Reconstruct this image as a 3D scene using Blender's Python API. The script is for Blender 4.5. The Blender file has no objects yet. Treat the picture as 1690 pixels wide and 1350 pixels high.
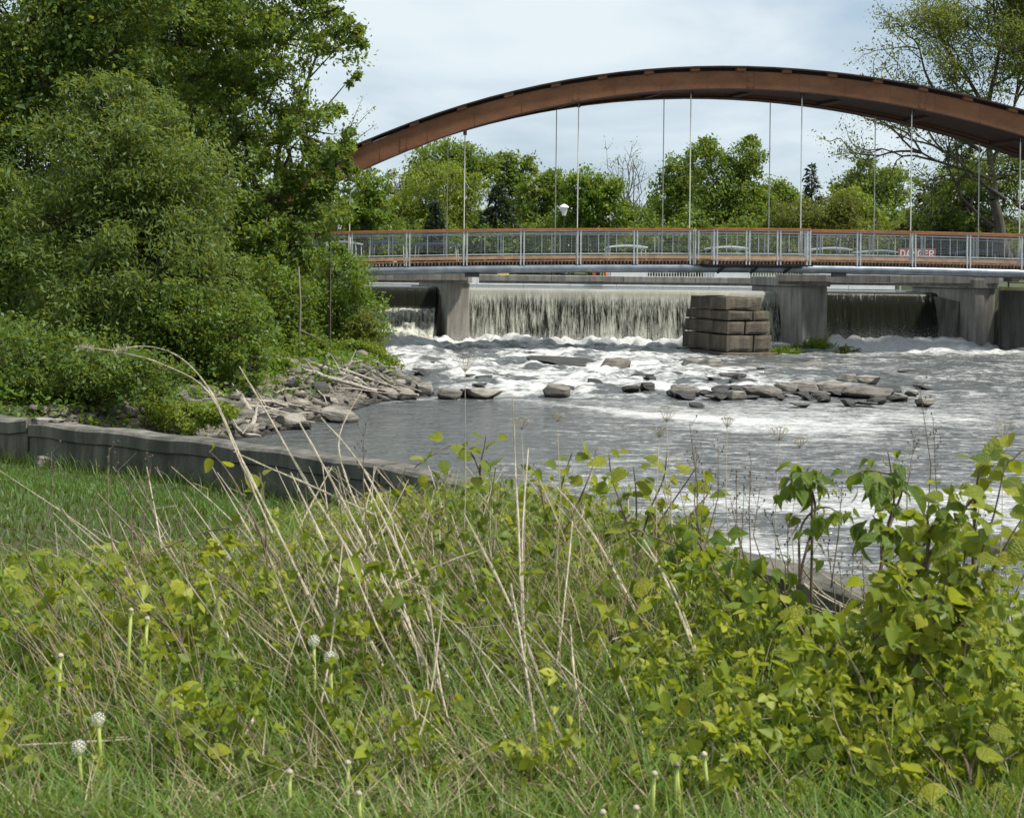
import bpy, math, random
import numpy as np
from mathutils import Vector, Matrix

C = bpy.context.scene
COL = C.collection
R = math.radians
F, CX, CY, TH, CAMZ = 2321.0, 845.0, 447.0, 0.0115, 3.25   # lens in photo pixels, horizon, roll, eye height

# ------------------------------------------------------------------ camera
cam_d = bpy.data.cameras.new('camera')
cam = bpy.data.objects.new('camera', cam_d)
COL.objects.link(cam)
cam.location = (0, 0, CAMZ)
cam.rotation_euler = (R(90), -TH, 0)
cam_d.sensor_width = 36.0
cam_d.lens = F / 1690 * 36
cam_d.shift_y = -(675 - CY) / 1690
cam_d.clip_end = 5000
cam_d.dof.use_dof = True
cam_d.dof.focus_distance = 50
cam_d.dof.aperture_fstop = 11
C.camera = cam

# ------------------------------------------------------------------ sky, sun, exposure
SUN_EL, SUN_AZ = R(57), R(106)           # azimuth measured from +Y towards +X: behind the camera, to the right
world = bpy.data.worlds.new('World')
C.world = world
world.use_nodes = True
wn = world.node_tree
wn.nodes.clear()


def wnode(t, **kw):
    n = wn.nodes.new(t)
    for k, v in kw.items():
        setattr(n, k, v)
    return n


w_out = wnode('ShaderNodeOutputWorld')
w_sky = wnode('ShaderNodeTexSky', sky_type='NISHITA', sun_disc=False, sun_elevation=SUN_EL, sun_rotation=SUN_AZ)
w_bg1 = wnode('ShaderNodeBackground')
w_bg1.inputs[1].default_value = 0.07
w_bg2 = wnode('ShaderNodeBackground')
w_bg2.inputs[1].default_value = 1.0
w_tc = wnode('ShaderNodeTexCoord')
w_sep = wnode('ShaderNodeSeparateXYZ')
w_add = wnode('ShaderNodeMath', operation='ADD')
w_add.inputs[1].default_value = 0.22
w_abs = wnode('ShaderNodeMath', operation='ABSOLUTE')
w_dx = wnode('ShaderNodeMath', operation='DIVIDE')
w_dy = wnode('ShaderNodeMath', operation='DIVIDE')
w_cmb = wnode('ShaderNodeCombineXYZ')
w_n1 = wnode('ShaderNodeTexNoise')
w_n1.inputs['Scale'].default_value = 1.5
w_n1.inputs['Detail'].default_value = 7
w_n1.inputs['Roughness'].default_value = 0.5
w_n1.inputs['Distortion'].default_value = 0.3
w_r1 = wnode('ShaderNodeValToRGB')
w_r2 = wnode('ShaderNodeValToRGB')
w_mix = wnode('ShaderNodeMixShader')
L = wn.links.new
L(w_tc.outputs['Generated'], w_sep.inputs[0])
L(w_sep.outputs[2], w_abs.inputs[0])
L(w_abs.outputs[0], w_add.inputs[0])
L(w_sep.outputs[0], w_dx.inputs[0])
L(w_add.outputs[0], w_dx.inputs[1])
L(w_sep.outputs[1], w_dy.inputs[0])
L(w_add.outputs[0], w_dy.inputs[1])
L(w_dx.outputs[0], w_cmb.inputs[0])
L(w_dy.outputs[0], w_cmb.inputs[1])
w_cmb.inputs[2].default_value = 3.7
L(w_cmb.outputs[0], w_n1.inputs['Vector'])
L(w_n1.outputs[0], w_r1.inputs[0])
L(w_n1.outputs[0], w_r2.inputs[0])
e = w_r1.color_ramp.elements              # how much cloud covers the blue
e[0].position, e[0].color = 0.30, (0.55, 0.55, 0.55, 1)
e[1].position, e[1].color = 0.55, (0.96, 0.96, 0.96, 1)
e = w_r2.color_ramp.elements              # cloud brightness
e[0].position, e[0].color = 0.34, (0.33, 0.415, 0.49, 1)
e[1].position, e[1].color = 0.62, (0.50, 0.555, 0.585, 1)
L(w_r2.outputs[0], w_bg2.inputs[0])
L(w_sky.outputs[0], w_bg1.inputs[0])
L(w_r1.outputs[0], w_mix.inputs[0])
L(w_bg1.outputs[0], w_mix.inputs[1])
L(w_bg2.outputs[0], w_mix.inputs[2])
L(w_mix.outputs[0], w_out.inputs[0])

sun_d = bpy.data.lights.new('sun', 'SUN')
sun_d.energy = 3.8
sun_d.angle = R(6)
sun_d.color = (1.0, 0.95, 0.86)
sun = bpy.data.objects.new('sun', sun_d)
COL.objects.link(sun)
sdir = Vector((math.sin(SUN_AZ) * math.cos(SUN_EL), math.cos(SUN_AZ) * math.cos(SUN_EL), math.sin(SUN_EL)))
sun.rotation_euler = sdir.to_track_quat('Z', 'Y').to_euler()
sun.location = sdir * 100

C.view_settings.view_transform = 'Standard'
C.view_settings.look = 'None'
C.view_settings.exposure = 0.72
C.view_settings.gamma = 1.0
C.view_settings.use_curve_mapping = False
C.render.engine = 'CYCLES'
C.cycles.max_bounces = 8
C.cycles.diffuse_bounces = 3
C.cycles.glossy_bounces = 3
C.cycles.transmission_bounces = 5
C.cycles.transparent_max_bounces = 6
C.cycles.caustics_reflective = False
C.cycles.caustics_refractive = False
C.cycles.use_denoising = True

# ------------------------------------------------------------------ helpers


def ray(px, py):
    a, b = (px - CX) / F, (CY - py) / F
    return a * math.cos(TH) - b * math.sin(TH), a * math.sin(TH) + b * math.cos(TH)


def W(px, py, d):                         # the point that lies at photo pixel px, py at depth d
    x, z = ray(px, py)
    return Vector((x * d, d, CAMZ + z * d))


def G(px, py, z=0.0):                     # the point of the level plane z seen at a photo pixel
    x, zz = ray(px, py)
    d = (z - CAMZ) / zz
    return Vector((x * d, d, z))


def _h(ix, iy, iz, seed):
    n = (ix * 374761393 + iy * 668265263 + iz * 2147483647 + seed * 1274126177) & 0xFFFFFFFF
    n = ((n ^ (n >> 13)) * 1274126177) & 0xFFFFFFFF
    return ((n ^ (n >> 16)) & 0xFFFF) / 65535.0


def vn(x, y, z=None, seed=0):             # value noise 0..1 on arrays
    x = np.asarray(x, float)
    y = np.asarray(y, float)
    ix, iy = np.floor(x).astype(np.int64), np.floor(y).astype(np.int64)
    fx, fy = x - ix, y - iy
    fx, fy = fx * fx * (3 - 2 * fx), fy * fy * (3 - 2 * fy)

    def lay(iz):
        a, b = _h(ix, iy, iz, seed), _h(ix + 1, iy, iz, seed)
        c, d = _h(ix, iy + 1, iz, seed), _h(ix + 1, iy + 1, iz, seed)
        return (a + (b - a) * fx) * (1 - fy) + (c + (d - c) * fx) * fy
    if z is None:
        return lay(0)
    z = np.asarray(z, float)
    iz = np.floor(z).astype(np.int64)
    fz = z - iz
    fz = fz * fz * (3 - 2 * fz)
    return lay(iz) * (1 - fz) + lay(iz + 1) * fz


def fbm(x, y, z=None, seed=0, o=4):
    s, a, t = 0, 0.5, 0
    for k in range(o):
        s = s + a * vn(np.asarray(x) * 2 ** k, np.asarray(y) * 2 ** k, None if z is None else np.asarray(z) * 2 ** k, seed + k * 17)
        t += a
        a *= 0.5
    return s / t


def sst(a, b, x):
    t = np.clip((np.asarray(x, float) - a) / (b - a), 0, 1)
    return t * t * (3 - 2 * t)


ORG = {}


def nmesh(name, V, Fc, mat, tint=None, smooth=False, vattr=None):
    """V (n,3) floats, Fc (m,k) indices -> mesh data."""
    me = bpy.data.meshes.new(name)
    V = np.ascontiguousarray(V, dtype=np.float32)
    Fc = np.ascontiguousarray(Fc, dtype=np.int32)
    m, k = Fc.shape
    me.vertices.add(len(V))
    me.vertices.foreach_set('co', V.ravel())
    me.loops.add(m * k)
    me.loops.foreach_set('vertex_index', Fc.ravel())
    me.polygons.add(m)
    me.polygons.foreach_set('loop_start', np.arange(0, m * k, k, dtype=np.int32))
    if smooth:
        me.polygons.foreach_set('use_smooth', np.ones(m, dtype=bool))
    me.update(calc_edges=True)
    if tint is not None:
        me.attributes.new('tint', 'FLOAT', 'FACE').data.foreach_set('value', np.asarray(tint, np.float32))
    for nm, arr in (vattr or {}).items():
        me.attributes.new(nm, 'FLOAT', 'POINT').data.foreach_set('value', np.asarray(arr, np.float32))
    me.materials.append(mat)
    return me


def link(name, me, parent=None, **props):
    o = bpy.data.objects.new(name, me)
    COL.objects.link(o)
    if parent is not None:
        o.parent = parent
    for k, v in props.items():
        if v is not None:
            o[k] = v
    return o


def thing(name, label, cat, loc=(0, 0, 0), group=None):
    o = bpy.data.objects.new(name, None)
    o.empty_display_size = 0.2
    COL.objects.link(o)
    o.location = loc
    o['label'] = label
    o['category'] = cat
    if group:
        o['group'] = group
    ORG[o.name] = Vector(loc)
    return o


def org(p):
    while p is not None and p.parent is not None:
        p = p.parent
    return ORG.get(p.name, Vector()) if p is not None else Vector()


class MB:
    """collects boxes, tubes and sheets into one mesh"""

    def __init__(s):
        s.v, s.f = [], []

    def add(s, vs, fs):
        b = len(s.v)
        s.v += [tuple(v) for v in vs]
        s.f += [tuple(i + b for i in f) for f in fs]
        return s

    def hexa(s, p):                       # 8 corners: bottom ring of four, top ring of four
        return s.add(p, [(0, 3, 2, 1), (4, 5, 6, 7), (0, 1, 5, 4), (1, 2, 6, 5), (2, 3, 7, 6), (3, 0, 4, 7)])

    def box(s, c, h, ex=Vector((1, 0, 0)), ey=Vector((0, 1, 0)), ez=Vector((0, 0, 1))):
        c = Vector(c)
        ex, ey, ez = ex * h[0], ey * h[1], ez * h[2]
        return s.hexa([c - ex - ey - ez, c + ex - ey - ez, c + ex + ey - ez, c - ex + ey - ez,
                       c - ex - ey + ez, c + ex - ey + ez, c + ex + ey + ez, c - ex + ey + ez])

    def tube(s, pts, rad, n=6, cap=True):
        pts = [Vector(p) for p in pts]
        if not hasattr(rad, '__len__'):
            rad = [rad] * len(pts)
        b = len(s.v)
        u = None
        for i, p in enumerate(pts):
            t = (pts[min(i + 1, len(pts) - 1)] - pts[max(i - 1, 0)])
            t = t.normalized() if t.length > 1e-9 else Vector((0, 0, 1))
            if u is None:
                u = t.cross(Vector((0, 0, 1)) if abs(t.z) < 0.9 else Vector((1, 0, 0))).normalized()
            else:
                u = (u - t * u.dot(t))
                u = u.normalized() if u.length > 1e-6 else t.orthogonal().normalized()
            w = t.cross(u)
            for k in range(n):
                a = 2 * math.pi * k / n
                s.v.append(tuple(p + (u * math.cos(a) + w * math.sin(a)) * rad[i]))
        for i in range(len(pts) - 1):
            for k in range(n):
                k2 = (k + 1) % n
                s.f.append((b + i * n + k, b + i * n + k2, b + (i + 1) * n + k2, b + (i + 1) * n + k))
        if cap:
            s.f.append(tuple(b + k for k in range(n - 1, -1, -1)))
            e_ = b + (len(pts) - 1) * n
            s.f.append(tuple(e_ + k for k in range(n)))
        return s

    def lathe(s, c, prof, n=12):          # prof: (radius, z) pairs going up
        b = len(s.v)
        for r_, z in prof:
            for k in range(n):
                a = 2 * math.pi * k / n
                s.v.append((c[0] + r_ * math.cos(a), c[1] + r_ * math.sin(a), c[2] + z))
        for i in range(len(prof) - 1):
            for k in range(n):
                k2 = (k + 1) % n
                s.f.append((b + i * n + k, b + i * n + k2, b + (i + 1) * n + k2, b + (i + 1) * n + k))
        s.f.append(tuple(b + k for k in range(n - 1, -1, -1)))
        e_ = b + (len(prof) - 1) * n
        s.f.append(tuple(e_ + k for k in range(n)))
        return s

    def sweep(s, rings):                  # closed rings of equal length, capped
        b, n = len(s.v), len(rings[0])
        for r_ in rings:
            s.v += [tuple(p) for p in r_]
        for i in range(len(rings) - 1):
            for k in range(n):
                k2 = (k + 1) % n
                s.f.append((b + i * n + k, b + (i + 1) * n + k, b + (i + 1) * n + k2, b + i * n + k2))
        s.f.append(tuple(b + k for k in range(n)))
        e_ = b + (len(rings) - 1) * n
        s.f.append(tuple(e_ + k for k in range(n - 1, -1, -1)))
        return s

    def mesh(s, name, mat, o=Vector(), smooth=False):
        me = bpy.data.meshes.new(name)
        me.from_pydata([(v[0] - o.x, v[1] - o.y, v[2] - o.z) for v in s.v], [], s.f)
        me.materials.append(mat)
        if smooth:
            me.polygons.foreach_set('use_smooth', np.ones(len(me.polygons), dtype=bool))
        me.update()
        return me

    def build(s, name, mat, parent=None, smooth=False, **props):
        return link(name, s.mesh(name, mat, org(parent), smooth), parent, **props)


def bevel(o, w, seg=1):
    m = o.modifiers.new('bevel', 'BEVEL')
    m.width = w
    m.segments = seg
    m.limit_method = 'ANGLE'
    return o


# ------------------------------------------------------------------ materials


class NT:
    def __init__(s, name):
        s.m = bpy.data.materials.new(name)
        s.m.use_nodes = True
        s.t = s.m.node_tree
        s.t.nodes.clear()
        s.out = s.t.nodes.new('ShaderNodeOutputMaterial')

    def n(s, typ, inp=None, **props):
        x = s.t.nodes.new('ShaderNode' + typ)
        for k, v in props.items():
            setattr(x, k, v)
        for k, v in (inp or {}).items():
            if hasattr(v, 'is_output'):
                s.t.links.new(v, x.inputs[k])
            else:
                x.inputs[k].default_value = v
        return x

    def ramp(s, fac, stops):
        x = s.n('ValToRGB', {0: fac})
        el = x.color_ramp.elements
        while len(el) < len(stops):
            el.new(0.5)
        for q, (p, c) in zip(el, stops):
            q.position = p
            q.color = tuple(c) + (1,) if len(c) == 3 else c
        return x.outputs[0]

    def mix(s, fac, a, b, mode='MIX'):
        x = s.n('Mix', data_type='RGBA', blend_type=mode)
        for k, v in ((0, fac), (6, a), (7, b)):
            if hasattr(v, 'is_output'):
                s.t.links.new(v, x.inputs[k])
            elif k == 0:
                x.inputs[k].default_value = v
            else:
                x.inputs[k].default_value = tuple(v) + (1,)
        return x.outputs[2]

    def math(s, op, a, b=0.0, c=None, clamp=False):
        i = {0: a, 1: b}
        if c is not None:
            i[2] = c
        return s.n('Math', i, operation=op, use_clamp=clamp).outputs[0]

    def noise(s, scale, detail=4, vec=None, rough=0.55, dist=0.0):
        i = {'Scale': scale, 'Detail': detail, 'Roughness': rough, 'Distortion': dist}
        if vec is not None:
            i['Vector'] = vec
        return s.n('TexNoise', i).outputs[0]

    def pos(s, scale=(1, 1, 1), src='Object'):
        tc = s.n('TexCoord').outputs[src] if src != 'World' else s.n('NewGeometry').outputs['Position']
        return s.n('Mapping', {'Vector': tc, 'Scale': scale}).outputs[0]

    def bump(s, h, strength=0.3, dist=0.02):
        return s.n('Bump', {'Height': h, 'Strength': strength, 'Distance': dist}).outputs[0]

    def bsdf(s, **kw):
        names = dict(color='Base Color', rough='Roughness', metal='Metallic', normal='Normal', spec='Specular IOR Level', ior='IOR', trans='Transmission Weight')
        return s.n('BsdfPrincipled', {names[k]: (tuple(v) + (1,) if k == 'color' and not hasattr(v, 'is_output') else v) for k, v in kw.items()}).outputs[0]

    def done(s, sh):
        s.t.links.new(sh, s.out.inputs[0])
        return s.m


def plain(name, col, rough=0.6, metal=0.0, var=0.25, scale=3.0, bump=0.15):
    t = NT(name)
    p = t.pos()
    nz = t.noise(scale, 6, p)
    fine = t.noise(scale * 14, 3, p)
    dark = tuple(c * (1 - var) for c in col)
    lite = tuple(min(1, c * (1 + var)) for c in col)
    c = t.ramp(nz, [(0.3, dark), (0.7, lite)])
    return t.done(t.bsdf(color=c, rough=rough, metal=metal, normal=t.bump(fine, bump, 0.01)))


def concrete(name, base=(0.30, 0.285, 0.25), dark=(0.085, 0.08, 0.065), streak=0.6, moss=None):
    t = NT(name)
    p = t.pos()
    big = t.noise(0.9, 6, p, 0.6)
    st = t.noise(1.0, 6, t.pos((4.0, 4.0, 0.35)), 0.65)
    fine = t.noise(28, 4, p, 0.7)
    c = t.ramp(big, [(0.25, tuple(b * 0.62 for b in base)), (0.5, base), (0.75, tuple(min(1, b * 1.25) for b in base))])
    c = t.mix(t.ramp(st, [(0.40, (streak,) * 3), (0.62, (0, 0, 0))]), c, dark)
    if moss:
        c = t.mix(t.ramp(t.noise(2.2, 6, p), [(0.52, (0, 0, 0)), (0.7, (0.7, 0.7, 0.7))]), c, moss)
    c = t.mix(t.math('MULTIPLY', fine, 0.35), c, tuple(b * 0.5 for b in base))
    # wet tide mark near the water
    z = t.n('SeparateXYZ', {0: t.n('NewGeometry').outputs['Position']}).outputs[2]
    wet = t.math('SUBTRACT', 0.75, t.math('ADD', z, t.math('MULTIPLY', big, 0.7)), clamp=True)
    c = t.mix(t.math('MULTIPLY', wet, 0.9, clamp=True), c, tuple(d * 0.8 for d in dark))
    return t.done(t.bsdf(color=c, rough=0.85, normal=t.bump(t.math('ADD', t.math('ADD', fine, st), t.noise(5, 5, p, .7)), 0.6 if name == 'pier_stone' else .4, 0.09 if name == 'pier_stone' else .025)))


def leaf_mat(name, cols, trans=0.35, own=False, rough=0.5, spec=0.35):
    t = NT(name)
    fac = t.n('ObjectInfo').outputs['Random'] if own else t.n('Attribute', attribute_name='tint').outputs['Fac']
    k = len(cols)
    c = t.ramp(fac, [(i / (k - 1), col) for i, col in enumerate(cols)])
    nz = t.noise(1.3 if not own else 25, 3, t.pos(src='World'))
    c = t.mix(t.math('MULTIPLY', nz, 0.5), c, tuple(x * 0.55 for x in cols[0]))
    nrm = None
    if own:                                # midrib and side veins, in the leaf's own space; a little blotching
        xyz = t.n('SeparateXYZ', {0: t.n('TexCoord').outputs['Object']})
        ax = t.math('ABSOLUTE', xyz.outputs[0])
        side = t.math('SINE', t.math('MULTIPLY', t.math('SUBTRACT', xyz.outputs[1], t.math('MULTIPLY', ax, .75)), 46.0))
        vein = t.math('MAXIMUM', t.math('SUBTRACT', 1.0, t.math('MULTIPLY', ax, 38.0), clamp=True), t.math('MULTIPLY', t.math('SUBTRACT', side, .80, clamp=True), 3.0, clamp=True))
        c = t.mix(t.math('MULTIPLY', vein, .38), c, tuple(min(1, x * 1.5 + .05) for x in cols[-1]))
        c = t.mix(t.ramp(t.noise(5.0, 4, t.pos((1, 1, 1)), .7), [(.56, (0, 0, 0)), (.74, (.6, .6, .6))]), c, (.20, .15, .03))
        nrm = t.bump(t.math('ADD', t.math('MULTIPLY', vein, -1.0), t.noise(7, 2)), .5, .03)
    b = t.bsdf(color=c, rough=rough, spec=spec, **({'normal': nrm} if nrm is not None else {}))
    tc = t.mix(0.5, c, (0.42, 0.46, 0.03), 'MIX')
    tr = t.n('BsdfTranslucent', {'Color': tc}).outputs[0]
    return t.done(t.n('MixShader', {0: trans, 1: b, 2: tr}).outputs[0])


def bark(name, a, b, sc=6):
    t = NT(name)
    nz = t.noise(sc, 6, t.pos((1, 1, 0.25)), 0.65)
    return t.done(t.bsdf(color=t.ramp(nz, [(0.3, a), (0.7, b)]), rough=0.9, normal=t.bump(nz, 0.7, 0.03)))


M = {}
M['corten'] = None
t = NT('weathering_steel')
p = t.pos()
n1 = t.noise(0.8, 6, t.pos((1, 1, 2.0)), 0.6)
n2 = t.noise(16, 5, p, 0.75)
c = t.ramp(n1, [(0.25, (0.115, 0.047, 0.020)), (0.55, (0.20, 0.083, 0.035)), (0.8, (0.25, 0.115, 0.052))])
c = t.mix(t.ramp(n2, [(0.45, (0, 0, 0)), (0.75, (0.6, 0.6, 0.6))]), c, (0.07, 0.03, 0.018))
M['corten'] = t.done(t.bsdf(color=c, rough=0.8, normal=t.bump(n2, 0.3, 0.01)))
M['corten_shaded'] = plain('weathering_steel_shaded', (0.028, 0.013, 0.009), 0.85, 0, 0.35, 2)  # arch steel with shade put into its colour, for soffit, lip and gaps
M['galv'] = plain('galvanised_steel', (0.44, 0.47, 0.48), 0.5, 0.15, 0.18, 5, 0.1)
M['hanger'] = plain('pale_hanger_rod', (0.58, 0.58, 0.53), 0.5, 0, 0.1, 3)
M['pipe'] = plain('grey_painted_pipe', (0.22, 0.25, 0.28), 0.33, 0.55, 0.3, 2.2, 0.1)
M['rail_wood'] = plain('orange_brown_timber', (0.36, 0.125, 0.03), 0.6, 0, 0.3, 4)
M['plank'] = plain('tan_timber', (0.44, 0.30, 0.19), 0.75, 0, 0.25, 3)
M['plank_end'] = plain('brown_plank_ends', (0.24, 0.15, 0.105), 0.85, 0, 0.5, 9)
M['black'] = plain('dark_steel', (0.03, 0.03, 0.032), 0.6, 0.2, 0.3, 4)
M['white'] = plain('white_paint', (0.80, 0.81, 0.80), 0.35, 0, 0.08, 2, 0.05)
M['blue'] = plain('dark_blue_canvas', (0.035, 0.07, 0.16), 0.8, 0, 0.25, 3)
M['grey'] = plain('light_grey_panel', (0.35, 0.37, 0.40), 0.5, 0.1, 0.15, 3)
M['red'] = plain('faded_red_sign', (0.33, 0.085, 0.06), 0.55, 0, 0.2, 5)
M['orange'] = plain('orange_plastic', (0.62, 0.14, 0.03), 0.5)
M['yellow'] = plain('yellow_plastic', (0.65, 0.5, 0.04), 0.5)
M['lens'] = plain('frosted_lamp_glass', (0.72, 0.73, 0.70), 0.25, 0, 0.05)
M['concrete'] = concrete('weathered_concrete', (0.38, 0.36, 0.32), (0.10, 0.094, 0.078), 0.65)
M['concrete_dark'] = concrete('dark_stained_concrete', (0.15, 0.14, 0.12), (0.04, 0.038, 0.032), 0.8)
M['kerb'] = concrete('old_wall_concrete', (0.17, 0.158, 0.135), (0.035, 0.034, 0.027), 0.85, (0.03, 0.04, 0.018))
M['stone'] = concrete('pier_stone', (0.185, 0.15, 0.11), (0.03, 0.027, 0.022), 0.6, (0.05, 0.055, 0.028))


def rock_mat(name, col, rough):            # stone with strata, dark where it is wet near the water
    t = NT(name)
    p = t.pos()
    q = t.pos(src='World')
    big = t.noise(3.0, 7, q, 0.65)
    lay_ = t.noise(1.0, 4, t.pos((1.5, 1.5, 16), 'World'), 0.6)
    fine = t.noise(34, 4, q, 0.75)
    c = t.ramp(big, [(0.28, tuple(v * .35 for v in col)), (0.5, col), (0.72, tuple(min(1, v * 1.45) for v in col))])
    c = t.mix(t.ramp(lay_, [(0.40, (.75, .75, .75)), (0.52, (0, 0, 0))]), c, tuple(v * .3 for v in col))
    c = t.mix(t.math('MULTIPLY', fine, .45), c, tuple(v * .4 for v in col))
    z = t.n('SeparateXYZ', {0: t.n('NewGeometry').outputs['Position']}).outputs[2]
    wet = t.math('MULTIPLY', t.math('SUBTRACT', t.math('ADD', 0.0, t.math('MULTIPLY', big, .26)), z), 11.0, clamp=True)
    c = t.mix(wet, c, (0.018, 0.016, 0.013))
    h = t.math('ADD', t.math('ADD', big, lay_), t.math('MULTIPLY', fine, .5))
    return t.done(t.bsdf(color=c, rough=rough, normal=t.bump(h, 0.9, 0.06)))


M['rock'] = rock_mat('river_rock', (0.20, 0.18, 0.15), .7)
M['rock_pale'] = rock_mat('pale_river_rock', (0.34, 0.31, 0.265), .8)
M['rock_dark'] = rock_mat('wet_dark_rock', (0.05, 0.046, 0.04), .4)
M['drift'] = bark('bleached_driftwood', (0.20, 0.175, 0.15), (0.42, 0.38, 0.33), 9)
M['bark'] = bark('grey_brown_bark', (0.035, 0.028, 0.022), (0.11, 0.09, 0.07))
M['bark_pale'] = bark('pale_bark', (0.10, 0.09, 0.075), (0.21, 0.19, 0.16))
M['stem'] = bark('brown_stem', (0.07, 0.05, 0.032), (0.17, 0.125, 0.085), 20)
M['green_stem'] = plain('green_stem', (0.30, 0.36, 0.08), 0.6, 0, 0.2, 9)
M['straw'] = bark('bleached_straw', (0.22, 0.185, 0.125), (0.58, 0.52, 0.39), 30)
M['straw_grey'] = plain('grey_dead_stem', (0.33, 0.28, 0.21), 0.85, 0, 0.4, 9, 0.05)
M['fluff'] = plain('pale_seed_fluff', (0.58, 0.57, 0.50), 0.95, 0, 0.15, 30)

M['maple'] = leaf_mat('leaves_mid_green', [(0.066, 0.13, 0.022), (0.115, 0.205, 0.036), (0.185, 0.28, 0.055)], 0.46)
M['maple_dark'] = leaf_mat('leaves_dark_green', [(0.058, 0.118, 0.024), (0.10, 0.18, 0.038), (0.165, 0.25, 0.058)], 0.45)
M['willow'] = leaf_mat('leaves_grey_green', [(0.075, 0.13, 0.03), (0.12, 0.19, 0.048), (0.18, 0.25, 0.075)], 0.42)
M['bright'] = leaf_mat('leaves_yellow_green', [(0.12, 0.19, 0.02), (0.20, 0.28, 0.035), (0.30, 0.36, 0.06)], 0.45)
M['lime'] = leaf_mat('leaves_fresh_green', [(0.065, 0.145, 0.015), (0.115, 0.22, 0.024), (0.17, 0.29, 0.035)], 0.45)
M['olive'] = leaf_mat('leaves_olive', [(0.07, 0.10, 0.018), (0.12, 0.15, 0.028), (0.18, 0.20, 0.045)], 0.35)
M['needle'] = leaf_mat('needles', [(0.010, 0.026, 0.014), (0.018, 0.042, 0.021), (0.032, 0.062, 0.03)], 0.1)
M['twig_leaf'] = leaf_mat('young_leaves', [(0.08, 0.12, 0.02), (0.13, 0.18, 0.035), (0.20, 0.24, 0.055)], 0.45)
M['grass'] = leaf_mat('grass_blades', [(0.08, 0.15, 0.025), (0.14, 0.25, 0.04), (0.25, 0.36, 0.08)], 0.42)
M['lawn'] = leaf_mat('lawn_blades', [(0.04, 0.095, 0.012), (0.065, 0.14, 0.02), (0.10, 0.19, 0.03)], 0.3)
M['weed'] = leaf_mat('weed_leaves', [(0.055, 0.11, 0.016), (0.15, 0.22, 0.022), (0.28, 0.34, 0.03), (0.46, 0.46, 0.045)], 0.45)
M['dry'] = leaf_mat('dry_blades', [(0.20, 0.155, 0.095), (0.36, 0.29, 0.18), (0.55, 0.47, 0.32)], 0.15)
M['vine'] = leaf_mat('vine_leaf', [(0.13, 0.20, 0.015), (0.27, 0.32, 0.02), (0.46, 0.45, 0.03)], 0.5, True, 0.42, 0.5)
M['sapling'] = leaf_mat('sapling_leaf', [(0.07, 0.14, 0.015), (0.12, 0.21, 0.02), (0.20, 0.27, 0.03)], 0.45, True, 0.4, 0.5)

# ground: soil, moss and short green by noise
t = NT('soil_and_turf')
p = t.pos(src='World')
n1 = t.noise(0.35, 6, p)
n2 = t.noise(9, 5, p, 0.7)
c = t.ramp(n1, [(0.35, (0.035, 0.05, 0.016)), (0.5, (0.055, 0.085, 0.022)), (0.65, (0.06, 0.055, 0.03))])
c = t.mix(t.math('MULTIPLY', n2, 0.6), c, (0.035, 0.03, 0.018))
M['ground'] = t.done(t.bsdf(color=c, rough=0.95, normal=t.bump(n2, 0.6, 0.03)))


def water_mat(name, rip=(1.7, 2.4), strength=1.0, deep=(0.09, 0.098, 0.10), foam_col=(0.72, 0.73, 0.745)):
    t = NT(name)
    p = t.pos(src='World')
    fo = t.n('Attribute', attribute_name='foam').outputs['Fac']
    a = t.noise(1.6, 9, t.pos((1.0, 2.0, 1.0), 'World'), 0.72, 0.8)
    b = t.noise(6.0, 7, t.pos((1.0, 1.8, 1.0), 'World'), 0.78, 0.6)
    nz = t.math('ADD', t.math('MULTIPLY', a, 0.55), t.math('MULTIPLY', b, 0.45))
    x = t.math('SUBTRACT', t.math('ADD', nz, fo), 1.0)
    fac = t.math('MULTIPLY', t.math('ADD', x, 0.10), 5.5, clamp=True)
    w1 = t.noise(rip[0], 4, t.pos((0.75, 1.7, 1.0), 'World'), 0.62, 0.5)
    w2 = t.noise(rip[1] * 2, 3, t.pos((1.0, 1.6, 1.0), 'World'), 0.6)
    h = t.math('ADD', w1, t.math('MULTIPLY', w2, 0.35))
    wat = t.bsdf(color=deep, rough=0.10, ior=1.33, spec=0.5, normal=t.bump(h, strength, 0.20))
    fc = t.mix(t.ramp(b, [(.36, (0, 0, 0)), (.58, (1, 1, 1))]), tuple(q * 0.36 for q in foam_col), foam_col)
    fcol = t.mix(t.noise(0.5, 3, p), fc, tuple(q * s_ for q, s_ in zip(foam_col, (0.97, 0.955, 0.90))))
    foam = t.bsdf(color=fcol, rough=0.9, spec=0.2, normal=t.bump(t.math('ADD', nz, b), 0.7, 0.10))
    return t.done(t.n('MixShader', {0: fac, 1: wat, 2: foam}).outputs[0])


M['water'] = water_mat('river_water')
M['lake'] = water_mat('lake_water', (1.7, 2.4), 1.0, (.12, .13, .135))

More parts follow.
